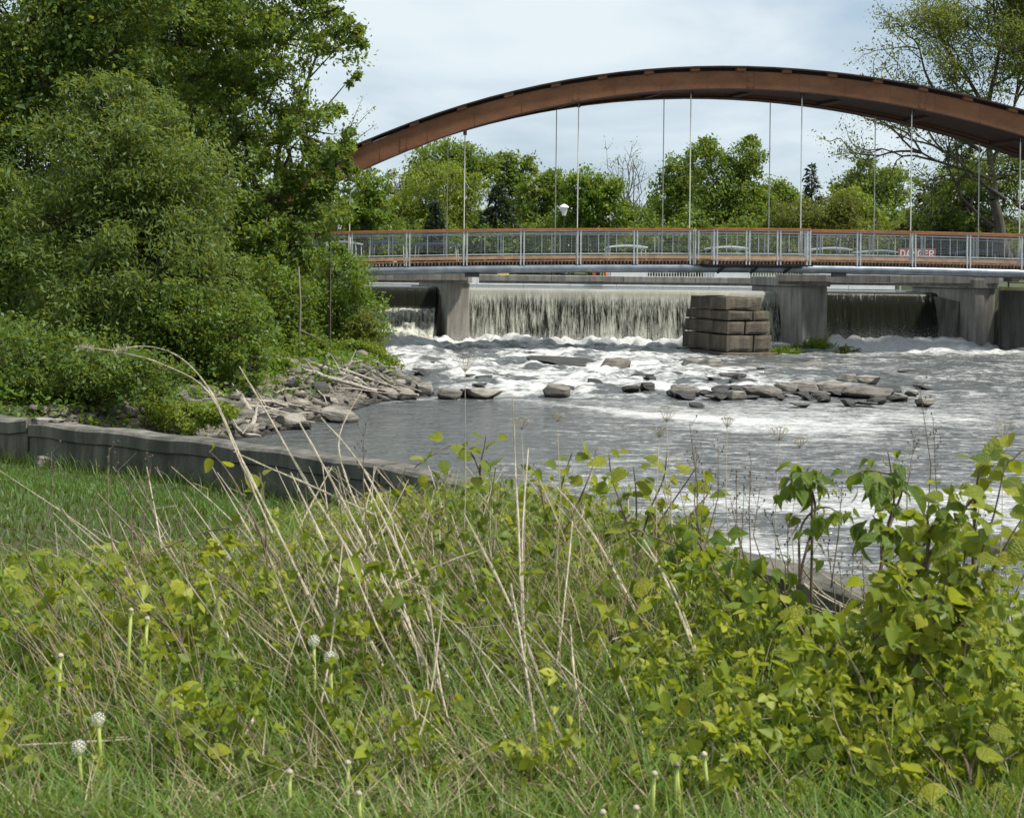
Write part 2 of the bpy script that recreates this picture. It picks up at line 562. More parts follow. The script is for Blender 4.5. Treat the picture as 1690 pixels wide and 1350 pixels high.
# falling water: white threads over a dark glassy sheet, its colour lowered further for the walkway's shade
t = NT('falling_water')
fo = t.n('Attribute', attribute_name='foam').outputs['Fac']
s1 = t.noise(1.0, 5, t.pos((9.0, 3.0, 0.55), 'World'), 0.7)
s2 = t.noise(1.0, 6, t.pos((34.0, 8.0, 4.5), 'World'), 0.75)
s3 = t.noise(1.0, 3, t.pos((1.3, 1.0, 0.25), 'World'), 0.6)
k = t.math('ADD', t.math('MULTIPLY', s1, 0.62), t.math('MULTIPLY', s2, 0.38))
k = t.math('ADD', k, t.math('MULTIPLY', t.math('SUBTRACT', s3, 0.5), 0.30))
fac = t.math('MULTIPLY', t.math('SUBTRACT', t.math('ADD', k, fo), 0.98), 4.6, clamp=True)
film = t.n('Attribute', attribute_name='film').outputs['Fac']
fac = t.math('ADD', t.math('MULTIPLY', fac, t.math('SUBTRACT', 1.0, film)), t.math('MULTIPLY', film, t.math('ADD', .30, t.math('MULTIPLY', s3, .25))), clamp=True)
wat = t.bsdf(color=t.mix(s1, (0.010, 0.012, 0.009), (0.026, 0.028, 0.018)), rough=0.22, ior=1.33, spec=0.3, normal=t.bump(s1, 0.5, 0.06))
foam = t.bsdf(color=t.mix(s2, (0.40, 0.41, 0.33), (0.78, 0.78, 0.69)), rough=0.8, spec=0.3, normal=t.bump(s2, 0.6, 0.05))
M['falls'] = t.done(t.n('MixShader', {0: fac, 1: wat, 2: foam}).outputs[0])
t = NT('white_spray')
M['spray'] = t.done(t.n('MixShader', {0: .5, 1: t.bsdf(color=(0.88, 0.88, 0.86), rough=0.9), 2: t.n('BsdfTranslucent', {'Color': (.9, .9, .88, 1)}).outputs[0]}).outputs[0])

def unit(a):
    return a / np.maximum(np.linalg.norm(a, axis=-1, keepdims=True), 1e-9)


# ------------------------------------------------------------------ ground and water
WX = np.array([-60, -16, -6.25, -2.85, -0.6, 0.75, 1.95, 2.7, 3.6, 6, 12, 30], float)
WY = np.array([58, 24, 17.1, 14.85, 12.9, 10.7, 8.35, 7.35, 6.3, 4.2, 1.0, -6], float)
SY = np.array([-60, 18, 20, 24, 27.6, 31.2, 34.9, 36.3, 38, 48, 55, 65, 70, 96, 500], float)
SX = np.array([-60, -40, -14, -6.8, -5.1, -4.4, -3.5, -2.5, -2.6, -4.2, -5.0, -6.5, -11, -30, -30], float)


def wall_y(x):
    return np.interp(x, WX, WY)


def gh(x, y):
    x, y = np.asarray(x, float), np.asarray(y, float)
    z = np.where(y > 62.3, 1.2, -0.9 + 0.25 * fbm(x * .3, y * .3))
    s = np.interp(y, SY, SX) - x                                   # left bank, metres inland
    lb = np.where(s > -1.5, -0.62 + np.minimum(1.2, 0.50 * (s + 1.2)) + np.minimum(1.3, .12 * np.maximum(s - 1.2, 0)) + 0.25 * fbm(x * .6, y * .6, seed=3), -9)
    z = np.maximum(z, lb)
    z = np.where((x > 20.7) & (y > 59.7) & (y < 98), 2.78 + 0.008 * (y - 59), z)
    z = np.where(y > 94, np.maximum(z, 2.9 + 0.012 * (np.minimum(y, 300) - 94)), z)
    tt = wall_y(x) - y
    nb = 0.92 + 0.75 * sst(0.3, 6.0, tt) + 0.10 * (fbm(x * .7, y * .7, seed=5) - .5) + 0.15 * sst(2.0, 5.0, x) * sst(0, 3, tt)
    return np.where(tt > 0.10, nb, z)


def axis(a):
    return np.concatenate([np.arange(lo, hi, st) for lo, hi, st in a] + [[a[-1][1]]])


gx = axis([(-1500, -160, 120), (-160, -40, 6), (-40, -12, 0.9), (-12, 12, 0.3), (12, 40, 0.7), (40, 160, 6), (160, 1500, 120)])
gy = axis([(-60, 0, 4), (0, 26, 0.3), (26, 66, 0.5), (66, 100, 1.5), (100, 300, 8), (300, 2600, 150)])
XX, YY = np.meshgrid(gx, gy)
ZZ = gh(XX, YY)
nx, ny = len(gx), len(gy)
idx = np.arange(nx * ny).reshape(ny, nx)
quads = np.stack([idx[:-1, :-1], idx[:-1, 1:], idx[1:, 1:], idx[1:, :-1]], -1).reshape(-1, 4)
link('ground', nmesh('ground', np.stack([XX, YY, ZZ], -1).reshape(-1, 3), quads, M['ground'], smooth=True), kind='structure')

# the river below the weir
wx = np.concatenate([np.arange(-60, -12, 2.0), np.arange(-12, 24, 0.085), np.arange(24, 61, 2.0)])
wy = np.concatenate([np.arange(-10, 7, 1.0), np.arange(7, 34, 0.10), np.arange(34, 62.4, 0.13), [62.5]])
XX, YY = np.meshgrid(wx, wy)
# where the water breaks
n_a = fbm(XX * .75, YY * .6, seed=11, o=5)
n_d = fbm(XX * 3.0, YY * 2.4, seed=13, o=2)
n_e = fbm(XX * 1.1, YY * 2.0, seed=19, o=5)
n_b = fbm(XX * 1.3, YY * 1.6, seed=23, o=4)
n_c = fbm(XX * .16, YY * .3, seed=31, o=4)
rap = sst(35.0, 38.5, YY + 1.6 * (n_a - .5) - .10 * np.maximum(XX - 5, 0)) * (1 - 0.66 * sst(4.5, 10, XX))
boil = np.exp(-((YY - (60.9 - 0.02 * XX)) / 2.2) ** 2) * np.where((XX > 8.0) & (XX < 12.6), 0.35, 1.0) * (1 - 0.75 * sst(20.0, 21.5, XX))
boil = np.maximum(boil, 0.95 * np.exp(-((XX + 5.5) / 3.2) ** 2) * sst(52, 57, YY))
boil = np.maximum(boil, 0.8 * np.exp(-(((XX - 17.8) / 4.5) ** 2 + ((YY - 57.6) / 2.6) ** 2)))
foam = 0.24 + 0.20 * rap * sst(.42, .66, n_a) + 0.13 * rap * sst(.44, .64, n_e) + 0.045 * rap
ridge = 1 - np.abs(2 * n_a - 1) * 5
foam += 0.16 * rap * np.clip(ridge, 0, 1)
foam -= 0.05 * rap * sst(6, 11, XX)
foam = np.maximum(foam, 0.26 + 0.52 * boil)
# foam line at the foot of the rapids and scum along the pool edge
arcX = np.array([-5, -3.56, -2.08, -0.5, 1.0, 2.6, 5, 8, 14, 24])
arcY = np.array([29, 33.6, 35.3, 35.6, 34.6, 32.5, 31.0, 30.2, 32, 36])
dl = YY - np.interp(XX, arcX, arcY) + 1.2 * (n_a - .5)
foam += 0.105 * np.exp(-(dl / 0.6) ** 2) * (1 - .7 * sst(4, 9, XX)) * (1 - rap)
# drifting foam on the slack water, partly painting in its silvery sky reflection
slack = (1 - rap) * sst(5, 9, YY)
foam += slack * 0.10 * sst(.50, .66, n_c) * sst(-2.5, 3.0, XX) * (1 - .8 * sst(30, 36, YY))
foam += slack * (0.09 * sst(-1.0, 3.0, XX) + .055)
foam = np.where(YY > 61.9, 0.8, foam)
amp = 0.012 + 0.17 * rap + 0.22 * boil
ZZd = (0.13 * rap + 0.22 * boil) * (n_d - .5)
ZZ = ZZd + amp * 2.0 * (n_b - .5) + 0.10 * rap * (n_a - .4) + 0.35 * boil * sst(.3, .7, n_a)
ZZ += (1 - rap) * (0.020 * (fbm(XX * 1.9, YY * 2.6, seed=41, o=3) - .5) + 0.03 * (n_c - .5))
ZZ += 0.16 * sst(36, 50, YY)
nx, ny = len(wx), len(wy)
idx = np.arange(nx * ny).reshape(ny, nx)
quads = np.stack([idx[:-1, :-1], idx[:-1, 1:], idx[1:, 1:], idx[1:, :-1]], -1).reshape(-1, 4)
keep = (YY[:-1, :-1] > wall_y(XX[:-1, :-1]) - 0.3).ravel()
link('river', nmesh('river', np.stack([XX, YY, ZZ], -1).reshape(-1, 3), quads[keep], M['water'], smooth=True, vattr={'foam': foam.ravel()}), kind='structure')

# the lake above it
lx, ly = np.arange(-60, 61, 2.0), np.concatenate([[62.62], np.arange(63, 100, 1.5)])
XX, YY = np.meshgrid(lx, ly)
idx = np.arange(XX.size).reshape(XX.shape)
quads = np.stack([idx[:-1, :-1], idx[:-1, 1:], idx[1:, 1:], idx[1:, :-1]], -1).reshape(-1, 4)
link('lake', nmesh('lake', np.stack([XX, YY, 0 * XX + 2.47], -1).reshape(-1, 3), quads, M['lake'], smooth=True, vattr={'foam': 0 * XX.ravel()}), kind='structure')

# ------------------------------------------------------------------ weir, falls and dam
FLOW = Vector((-0.31, 0.95, 0)).normalized()          # upstream
CROSS = Vector((0.95, 0.31, 0)).normalized()
UP = Vector((0, 0, 1))


def falls(x0, x1, crest, base_f, name, yc=62.4, rubble=False, seed=0):
    nx = int((x1 - x0) / 0.035)
    nt = 64
    u = np.linspace(0, 1, nt)
    X, T = np.meshgrid(np.linspace(x0, x1, nx), u)
    k_ = 0.08
    s_ = np.clip((T - k_) / (1 - k_), 0, 1)
    Y = yc + 0.20 - 0.28 * np.clip(T / k_, 0, 1) - 0.65 * s_ ** 0.6
    Z = crest - 0.05 * np.clip(T / k_, 0, 1) ** 2 - (crest + 0.12) * s_ ** 1.15
    r = fbm(X * 3.2 + 7 * seed, Z * 0.35, seed=seed + 50, o=4) - .5
    Y = Y - r * 0.22 * s_
    Y = Y - 0.05 * (vn(X * 11, Z * 2.0, seed=seed + 9) - .5) * s_
    fo = base_f + 0.05 * s_ + 0.25 * np.clip((s_ - .90) / .10, 0, 1) + 0.10 * np.exp(-((s_ - .12) / .10) ** 2)
    if rubble:
        low = sst(0.36, 0.50, s_)
        lump = fbm(X * 1.3, Z * 2.2, seed=77, o=4)
        Y = Y - low * (0.5 + 2.6 * (s_ - .36)) - low * 0.9 * (lump - .5)
        Z = Z + low * 0.5 * (lump - .5)
        fo = np.where(low > 0.1, 0.46 + 0.22 * s_ + 0.3 * (lump - .45), fo - 0.06)
    idx = np.arange(X.size).reshape(X.shape)
    q = np.stack([idx[:-1, :-1], idx[1:, :-1], idx[1:, 1:], idx[:-1, 1:]], -1).reshape(-1, 4)
    return link(name, nmesh(name, np.stack([X, Y, Z], -1).reshape(-1, 3), q, M['falls'], smooth=True, vattr={'foam': fo.ravel(), 'film': ((base_f > .4) * .95 * (1 - sst(.03, .34, s_ + .12 * (fbm(X * 4, Z * .2, seed=3) - .5)))).ravel()}), kind='structure')


falls(-2.75, 12.05, 2.47, 0.515, 'waterfall', seed=1)
falls(13.15, 19.6, 2.50, 0.345, 'waterfall', seed=2)
falls(-14.0, -3.35, 2.50, 0.34, 'waterfall', rubble=True, seed=3)

wr = thing('weir', 'dark concrete weir wall behind the sheets of falling water', 'weir', (4, 62.6, 0))
for a, b in ((-16, -3.4), (-3.4, 12.2), (12.2, 19.9)):
    MB().box(((a + b) / 2, 62.85, 0.7), ((b - a) / 2 - .005, 0.25, 1.70)).build('weir_wall', M['concrete_dark'], wr)


def pier(x, y, w, length, top, label):
    base = Vector((x, y, 0))
    o = thing('dam_pier', label, 'bridge pier', base, 'concrete dam piers')
    h = w / 2
    # body with a sloping foot upstream of the nose, and a square nose
    mb = MB()
    a, b = base - CROSS * h, base + CROSS * h
    mb.hexa([a - UP, b - UP, b + FLOW * length - UP, a + FLOW * length - UP,
             a + UP * (top - .42), b + UP * (top - .42), b + FLOW * length + UP * (top - .42), a + FLOW * length + UP * (top - .42)])
    bevel(mb.build('shaft', M['concrete'], o), .03)
    mb = MB()
    a2, b2 = base - CROSS * (h + .10) - FLOW * .10, base + CROSS * (h + .10) - FLOW * .10
    l2 = length + .1
    mb.hexa([a2 + UP * (top - .417), b2 + UP * (top - .417), b2 + FLOW * l2 + UP * (top - .417), a2 + FLOW * l2 + UP * (top - .417),
             a2 + UP * top, b2 + UP * top, b2 + FLOW * l2 + UP * top, a2 + FLOW * l2 + UP * top])
    bevel(mb.build('pier_cap', M['concrete'], o), .03)
    if 10 < x < 15:
        return o
    mb = MB()                              # wedge of concrete on the side that the water bends round
    c0 = base + FLOW * 1.0 - CROSS * (h + .003)
    w3 = CROSS * .45
    mb.hexa([c0 - UP * .9 - w3 * 1.0, c0 - UP * .9, c0 + FLOW * (length - 1.2) - UP * .9, c0 + FLOW * (length - 1.2) - UP * .9 - w3,
             c0 + UP * (top - 1.0) - w3 * .02, c0 + UP * (top - 1.0), c0 + FLOW * (length - 1.2) + UP * (top - .6), c0 + FLOW * (length - 1.2) + UP * (top - .6) - w3 * .9])
    mb.build('side_wedge', M['concrete_dark'], o)
    return o


pier(-2.32, 61.2, 1.02, 5.0, 3.12, 'concrete dam pier between the bushy bank and the wide waterfall')
pier(13.0, 60.3, 1.22, 4.6, 3.13, 'concrete dam pier behind the old stone pier')
pier(20.15, 59.9, 1.05, 4.6, 3.13, 'concrete dam pier at the end wall of the dark waterfall bay')

ws = [(-18.0, -1.85, 60.75, 2.68, 3.125, 0.55, 'near slab of the service walkway over the bay by the bushes'),
      (-1.55, 11.95, 66.0, 2.66, 3.05, 0.5, 'slab of the service walkway behind the crest of the wide waterfall'),
      (11.35, 20.75, 60.15, 2.80, 3.24, 0.5, 'mottled slab of the service walkway over the dark waterfall bay')]
for a, b, y, z0, z1, w, lab in ws:
    o = thing('service_walkway', 'concrete ' + lab, 'walkway', ((a + b) / 2, y, z0), 'dam walkway slabs')
    n = max(2, int((b - a) / 3.2))
    for i in range(n):
        xa, xb = a + (b - a) * i / n + .006, a + (b - a) * (i + 1) / n - .006
        bevel(MB().box(((xa + xb) / 2, y + w / 2 - .25, (z0 + z1) / 2 + .06), ((xb - xa) / 2, w / 2 + .1, (z1 - z0) / 2 - .06)).build('slab', M['concrete'], o), .02)
        MB().box(((xa + xb) / 2, y + w / 2 - .20, z0 + .055), ((xb - xa) / 2, w / 2, .055)).build('lower_beam', M['concrete'], o)

rw = thing('river_wall', 'dark concrete river wall beside the end pier, grass on top', 'wall', (26, 59.3, 0))
for i in range(8):
    MB().box((20.62 + 2.5 * i + 1.25, 59.35, .83), (1.245, .22, 1.83)).build('wall_panel', M['concrete_dark'], rw)
fr = thing('park_fence', 'black metal fence on the grass above the river wall', 'fence', (23, 60.6, 2.78))
for i in range(7):
    MB().box((21.4 + 1.9 * i, 60.6, 3.28), (.03, .03, .50)).build('post', M['black'], fr)
for z in (2.98, 3.38, 3.72):
    MB().box((27.2, 60.6, z), (5.85, .018, .02)).build('rail', M['black'], fr)

# old stone pier


def rough_block(P, seed, n=5):
    """a quarried block: the box of eight corners P with worn arrises and an uneven face"""
    P = np.array([tuple(p_) for p_ in P])
    mb = MB()
    cen = P.mean(0)
    for f_ in ((0, 3, 2, 1), (4, 5, 6, 7), (0, 1, 5, 4), (1, 2, 6, 5), (2, 3, 7, 6), (3, 0, 4, 7)):
        a, b, c_, d_ = P[list(f_)]
        u, v = np.meshgrid(np.linspace(0, 1, n + 1), np.linspace(0, 1, n + 1))
        q = (a * ((1 - u) * (1 - v))[..., None] + b * (u * (1 - v))[..., None] + c_ * (u * v)[..., None] + d_ * ((1 - u) * v)[..., None]).reshape(-1, 3)
        ed = np.minimum(np.minimum(u, 1 - u), np.minimum(v, 1 - v)).ravel()
        worn = np.where(ed < .01, .030 + .030 * fbm(q[:, 0] * 5, q[:, 1] * 5, q[:, 2] * 5, 7, 2), 0)
        bulge = .075 * (fbm(q[:, 0] * 2.6, q[:, 1] * 2.6, q[:, 2] * 2.6, 3, 4) - .5) * np.minimum(1, ed * 6)
        dr_ = unit(q - cen)
        nrm = unit(np.cross(b - a, d_ - a))
        q = q - dr_ * worn[:, None] + nrm * bulge[:, None]
        k = n + 1
        mb.add(q, [(y_ * k + x_, y_ * k + x_ + 1, (y_ + 1) * k + x_ + 1, (y_ + 1) * k + x_) for y_ in range(n) for x_ in range(n)])
    return mb


sp_o = W(1200, 588, 52.9)
sp_o.z = 0
sp = thing('stone_pier', 'old square stone pier stump standing in the water before the waterfall', 'bridge pier', sp_o)
rng = random.Random(4)
courses = [(-.6, .27, .30, 1.0), (.28, .93, 0.05, 1.0), (.94, 1.45, 0.0, 0.97), (1.46, 1.84, -0.04, 0.97), (1.85, 2.36, -0.17, 0.9)]
RF, LF = 1.86, 3.9
for ci, (z0, z1, grow, fr_) in enumerate(courses):
    x0, x1 = -grow, RF + grow * .6
    y0, y1 = -grow, LF + grow * .5
    if ci == 4:
        x0, x1, y1 = .02, RF * .84, LF - .5
    nxs = 2 if ci in (1, 2, 3) else 1
    nys = 3 if ci < 4 else 2
    for j in range(nys):
        for i in range(nxs):
            off = .18 * (1 if ci % 2 else -1) if nxs > 1 else 0
            xs = [x0, (x0 + x1) / 2 + off, x1] if nxs == 2 else [x0, x1]
            ys = [y0 + (y1 - y0) * k / nys + (0.2 * (ci % 2) if 0 < k < nys else 0) for k in range(nys + 1)]
            a, b, c_, d_ = xs[i] + .016, xs[i + 1] - .016, ys[j] + .016, ys[j + 1] - .016
            jt = lambda: rng.uniform(-.028, .028)
            P = [sp_o + CROSS * (q + jt()) + FLOW * (r_ + jt()) + UP * (z + jt() * .5) for z in (z0, z1 - .012) for q, r_ in ((a, c_), (b, c_), (b, d_), (a, d_))]
            rough_block(P, ci * 31 + j * 7 + i).build('stone_block', M['stone'], sp, smooth=False)

# ------------------------------------------------------------------ arch footbridge
SL, D0 = 0.062, 54.5 - 0.062 * 6.97
E1 = Vector((1, SL, 0)).normalized()
FAR = Vector((-0.97, 3.0, 0))
br = thing('footbridge', 'rusty steel tied arch footbridge with timber deck and steel railings', 'bridge', (8, D0 + SL * 8, 3.5))


def zt(X):
    u = X - 9
    return 11.28 - .00365 * u - .01318 * u * u + .0001063 * u ** 3


def zd(X):
    return 3.78 - .00098 * (X - 11.5) ** 2


def BP(X, off=0.0, z=0.0):                # point of the bridge: X along, off metres along the cross direction
    return Vector((X, D0 + SL * X, z)) + FAR * (off / 3.0)


stations = [-14 + i * 1.0 for i in range(53)]


def ring(X, o0, o1, z0, z1):
    return [BP(X, o0, z0), BP(X, o1, z0), BP(X, o1, z1), BP(X, o0, z1)]


depth = lambda X: .86 + .0010 * (X - 9) ** 2
for k, base in enumerate((0.0, 2.55)):
    MB().sweep([ring(X, base, base + .5, zt(X) - depth(X), zt(X) - .19) for X in stations]).build('arch_rib', M['corten'], br)
    MB().sweep([ring(X, base - .16, base + .62, zt(X) - .06, zt(X)) for X in stations]).build('cap_plate', M['corten_shaded'], br)
    MB().sweep([ring(X, base - .05, base + .55, zt(X) - depth(X) - .05, zt(X) - depth(X) - .003) for X in stations]).build('flange_plate', M['corten_shaded'], br)
    gaps = [(-5.35, -4.85), (-3.85, -3.5)]
    xs = sorted([-14, 38] + [q for g_ in gaps for q in g_])
    mb = MB()
    for a, b in zip(xs[::2], xs[1::2]):
        ns = max(2, int((b - a) / .8))
        mb.sweep([ring(a + (b - a) * i / ns, base + .10, base + .45, zt(a + (b - a) * i / ns) - .187, zt(a + (b - a) * i / ns) - .063) for i in range(ns + 1)])
    mb.build('spacer_strip', M['corten_shaded'], br)
    for i in range(28):
        X = -13 + i * 1.8
        MB().sweep([ring(X, base - .10, base + .09, zt(X) - .187, zt(X) - .063), ring(X + .35, base - .10, base + .09, zt(X + .35) - .187, zt(X + .35) - .063)]).build('bracket', M['corten'], br)
MB().sweep([ring(X, .503, 2.547, zt(X) - depth(X) + .10, zt(X) - depth(X) + .16) for X in stations]).build('soffit_plate', M['corten_shaded'], br)
for i in range(14):
    X = -12 + i * 3.6
    MB().sweep([ring(X, .503, 2.547, zt(X) - depth(X) - .02, zt(X) - depth(X) + .097), ring(X + .3, .503, 2.547, zt(X + .3) - depth(X + .3) - .02, zt(X + .3) - depth(X + .3) + .097)]).build('cross_tie', M['corten_shaded'], br)

HX = [6.97 + 4.38 * k for k in range(-4, 7)]
for X in HX:
    MB().tube([BP(X, .25, zd(X) - .2), BP(X, .25, zd(X) + 1.0)], .05, 8).tube([BP(X, .25, zd(X) + 1.0), BP(X, .25, zt(X) - depth(X) - .05)], .024, 6).build('hanger', M['hanger'], br)
    MB().tube([BP(X + .05, 2.8, zd(X) - .2), BP(X + .05, 2.8, zt(X) - depth(X) - .05)], .022, 6).build('hanger', M['hanger'], br)

for X in HX:                               # forks at the hanger tops, splice plates with bolts on the near rib
    z = zt(X) - depth(X)
    MB().box(BP(X, .25, z - .13), (.07, .02, .10), E1).build('hanger_fork', M['corten_shaded'], br)
for X in (-4.2, 2.4, 9.2, 16.0, 22.6):
    a, b = X - .16, X + .16
    MB().sweep([[BP(q, -.012, zt(q) - depth(q) + .06), BP(q, -.002, zt(q) - depth(q) + .06), BP(q, -.002, zt(q) - .26), BP(q, -.012, zt(q) - .26)] for q in (a, b)]).build('splice_plate', M['corten'], br)
    mb = MB()
    for i in range(4):
        for q in (a + .05, b - .05):
            z = zt(q) - depth(q) + .12 + i * .15
            mb.tube([BP(q, -.03, z), BP(q, -.010, z)], .016, 6)
    mb.build('bolt', M['corten_shaded'], br, kind='stuff')
for i in range(26):                        # welded web stiffeners
    X = -12.3 + 1.8 * i
    MB().sweep([[BP(q, -.010, zt(q) - depth(q) + .02), BP(q, -.001, zt(q) - depth(q) + .02), BP(q, -.001, zt(q) - .21), BP(q, -.010, zt(q) - .21)] for q in (X, X + .025)]).build('web_weld', M['corten'], br)

dst = [-20 + i * 1.5 for i in range(39)]
LX0, LX1 = 7.1, 11.45                      # the lookout that steps out towards the water


def edge(X):                               # offset of the near deck edge
    return -.02 - 0.85 * float(sst(LX0, LX0 + .35, X) * (1 - sst(LX1 - .35, LX1, X)))


mb = MB()
X = -20.0
while X < 37:                              # cross planks; only their ends show
    w = .135
    a = edge(X + w / 2)
    mb.hexa([BP(X, a, zd(X) - .055), BP(X + w - .012, a, zd(X) - .055), BP(X + w - .012, 3.1, zd(X) - .055), BP(X, 3.1, zd(X) - .055),
             BP(X, a, zd(X)), BP(X + w - .012, a, zd(X)), BP(X + w - .012, 3.1, zd(X)), BP(X, 3.1, zd(X))])
    mb.hexa([BP(X + .03, a + .03, zd(X) - .16), BP(X + w - .05, a + .03, zd(X) - .16), BP(X + w - .05, a + .3, zd(X) - .16), BP(X + .03, a + .3, zd(X) - .16),
             BP(X + .03, a + .03, zd(X) - .057), BP(X + w - .05, a + .03, zd(X) - .057), BP(X + w - .05, a + .3, zd(X) - .057), BP(X + .03, a + .3, zd(X) - .057)])
    X += w
mb.build('deck_planking', M['plank_end'], br, kind='stuff')
MB().sweep([ring(X, .12, 2.98, zd(X) - .26, zd(X) - .165) for X in dst]).build('deck_beam', M['black'], br)
for off in (.10, 2.9):
    MB().tube([BP(X, off, zd(X) - .33) for X in dst], .165, 20).build('tube_girder', M['pipe'], br, smooth=True)
for i in range(15):
    X = -18 + 3.6 * i
    MB().box(BP(X, 1.5, zd(X) - .36), (.09, 1.3, .09), E1, FAR.normalized()).build('cross_beam', M['black'], br)
for X in (-1.5, 12.8):
    MB().box(BP(X, .1, zd(X) - .56), (.28, .12, .07), E1).build('bearing', M['black'], br)
MB().sweep([ring(X, .8, .96, zd(X) + .045, zd(X) + .175) for X in dst]).build('kerb_rail', M['plank'], br)
MB().sweep([ring(X, 2.5, 2.66, zd(X) + .045, zd(X) + .175) for X in dst]).build('kerb_rail', M['plank'], br)
for off in (.82, 2.52):
    for i in range(38):
        X = -19.5 + 1.5 * i
        MB().box(BP(X, off + .06, zd(X) + .0225), (.10, .05, .020), E1).build('kerb_block', M['plank_end'], br)
# the lookout's own floor edge, bench and struts
MB().sweep([ring(X, -.86, -.80, zd(X) + .003, zd(X) + .10) for X in (LX0 + .2, 9.3, LX1 - .1)]).build('lookout_edge', M['plank'], br)
for X in (8.0, 9.3, 10.6):
    MB().tube([BP(X, .05, zd(X) - .5), BP(X, -.75, zd(X) - .18)], .05, 6).build('lookout_strut', M['black'], br)
MB().box(BP(9.3, -.4, zd(9.3) - .20), (2.0, .42, .035), E1, FAR.normalized()).build('lookout_tray', M['black'], br)

wire = MB()


def rail_line(pts, posts):
    """pts: polyline of (X, off); a handrail, thin rails and infill between post positions"""
    for (xa, oa), (xb, ob) in zip(pts, pts[1:]):
        n = max(1, int(abs(xb - xa) / 1.5))
        P = [(xa + (xb - xa) * i / n, oa + (ob - oa) * i / n) for i in range(n + 1)]
        mk = lambda z0, z1, hw: MB().sweep([[BP(x, o - hw, zd(x) + z0), BP(x, o + hw, zd(x) + z0), BP(x, o + hw, zd(x) + z1), BP(x, o - hw, zd(x) + z1)] for x, o in P])
        mk(1.15, 1.22, .07).build('handrail', M['rail_wood'], br)
        mk(1.105, 1.14, .02).build('handrail_flat', M['galv'], br)
        mk(1.00, 1.03, .018).build('upper_rail', M['galv'], br)
        mk(.22, .26, .018).build('lower_rail', M['galv'], br)
    for i, (x, o) in enumerate(posts):
        for s_ in (-.062, .062):
            MB().box(BP(x + s_, o, zd(x) + .49), (.026, .05, .68), E1).build('post', M['galv'], br)
    for (xa, oa), (xb, ob) in zip(posts, posts[1:]):
        if abs(xb - xa) > 1.0:
            for q in (.34, .66):
                x, o = xa + (xb - xa) * q, oa + (ob - oa) * q
                MB().box(BP(x, o, zd(x) + .64), (.010, .010, .355), E1).build('mid_rod', M['galv'], br)
        n = max(2, int(math.hypot(xb - xa, ob - oa) / .06))
        mb = MB()
        for i in range(1, n):
            x, o = xa + (xb - xa) * i / n, oa + (ob - oa) * i / n
            mb.box(BP(x, o, zd(x) + .655), (.0012, .0012, .34), E1)
        for z in [.36 + .06 * i for i in range(11)]:
            xm, om = (xa + xb) / 2, (oa + ob) / 2
            mb.sweep([[BP(x, o - .003, zd(x) + z), BP(x, o + .003, zd(x) + z), BP(x, o + .003, zd(x) + z + .0026), BP(x, o - .003, zd(x) + z + .0026)] for x, o in ((xa, oa), (xm, om), (xb, ob))])
        mb.build('wire_infill', M['galv'], br, kind='stuff')


pl = [(6.97 + 2.19 * k, .02) for k in range(-12, 1)]
rail_line([(-19.3, .02), (6.97, .02)], pl)
rail_line([(7.15, -.02), (7.45, -.82), (LX1 - .3, -.82), (LX1, -.02)], [(7.15, -.02), (7.5, -.82), (8.75, -.82), (9.95, -.82), (LX1 - .35, -.82), (LX1, -.02)])
pr = [(11.35 + 2.19 * k, .02) for k in range(0, 13)]
rail_line([(11.6, .02), (37.6, .02)], pr)
rail_line([(-19.3, 3.0), (37.6, 3.0)], [(6.97 + 2.19 * k + .05, 3.0) for k in range(-12, 15)])

# ------------------------------------------------------------------ boats, dock, sign, lamps beyond the dam


def boat(px, d, roof_w, roof_mat, label, sub, roof_h=2.28, length=4.2, yaw=0.0):
    x, _ = ray(px, 410)
    o = thing('pontoon_boat', label, 'boat', (x * d, d, 2.47), sub)
    B = Vector((x * d, d, 2.47))
    h = roof_w / 2
    for s_ in (-1, 1):
        MB().tube([B + Vector((s_ * h * .72, -.2, .05)), B + Vector((s_ * h * .72, .25, .10)), B + Vector((s_ * h * .72, length, .10))], [.06, .27, .27], 10).build('hull_tube', M['grey'], o, smooth=True)
    MB().box(B + Vector((0, length / 2, .42)), (h * .98, length / 2, .05)).build('deck', M['grey'], o)
    for s_ in (-1, 1):
        MB().box(B + Vector((s_ * h * .95, length / 2, .80)), (.02, length / 2 - .1, .30)).build('side_panel', M['white'], o)
    MB().box(B + Vector((0, .08, .76)), (h * .90, .02, .27)).build('front_panel', M['white'], o)
    mb = MB()                              # slightly domed canopy
    rings = []
    for i in range(7):
        q = -1 + i / 3
        z = roof_h - .10 * q * q
        rings.append([B + Vector((h * q, .5, z - .05)), B + Vector((h * q, length - .4, z - .05)), B + Vector((h * q, length - .4, z + .03)), B + Vector((h * q, .5, z + .03))])
    mb.sweep(rings).build('canopy', roof_mat, o)
    for s_ in (-1, 1):
        for y in (.75, length - .7):
            MB().tube([B + Vector((s_ * h * 1.0, y + .1, .47)), B + Vector((s_ * h * .90, y, roof_h - .13))], .022, 6).build('canopy_post', M['white'], o)
    for s_ in (-.5, .5):
        MB().box(B + Vector((s_ * h, 1.9, .66)), (h * .36, .3, .18)).box(B + Vector((s_ * h, 2.16, .98)), (h * .36, .07, .2)).build('seat', M['grey'], o)
    MB().box(B + Vector((h * .3, 1.2, .86)), (.22, .18, .38)).build('console', M['white'], o)
    return o


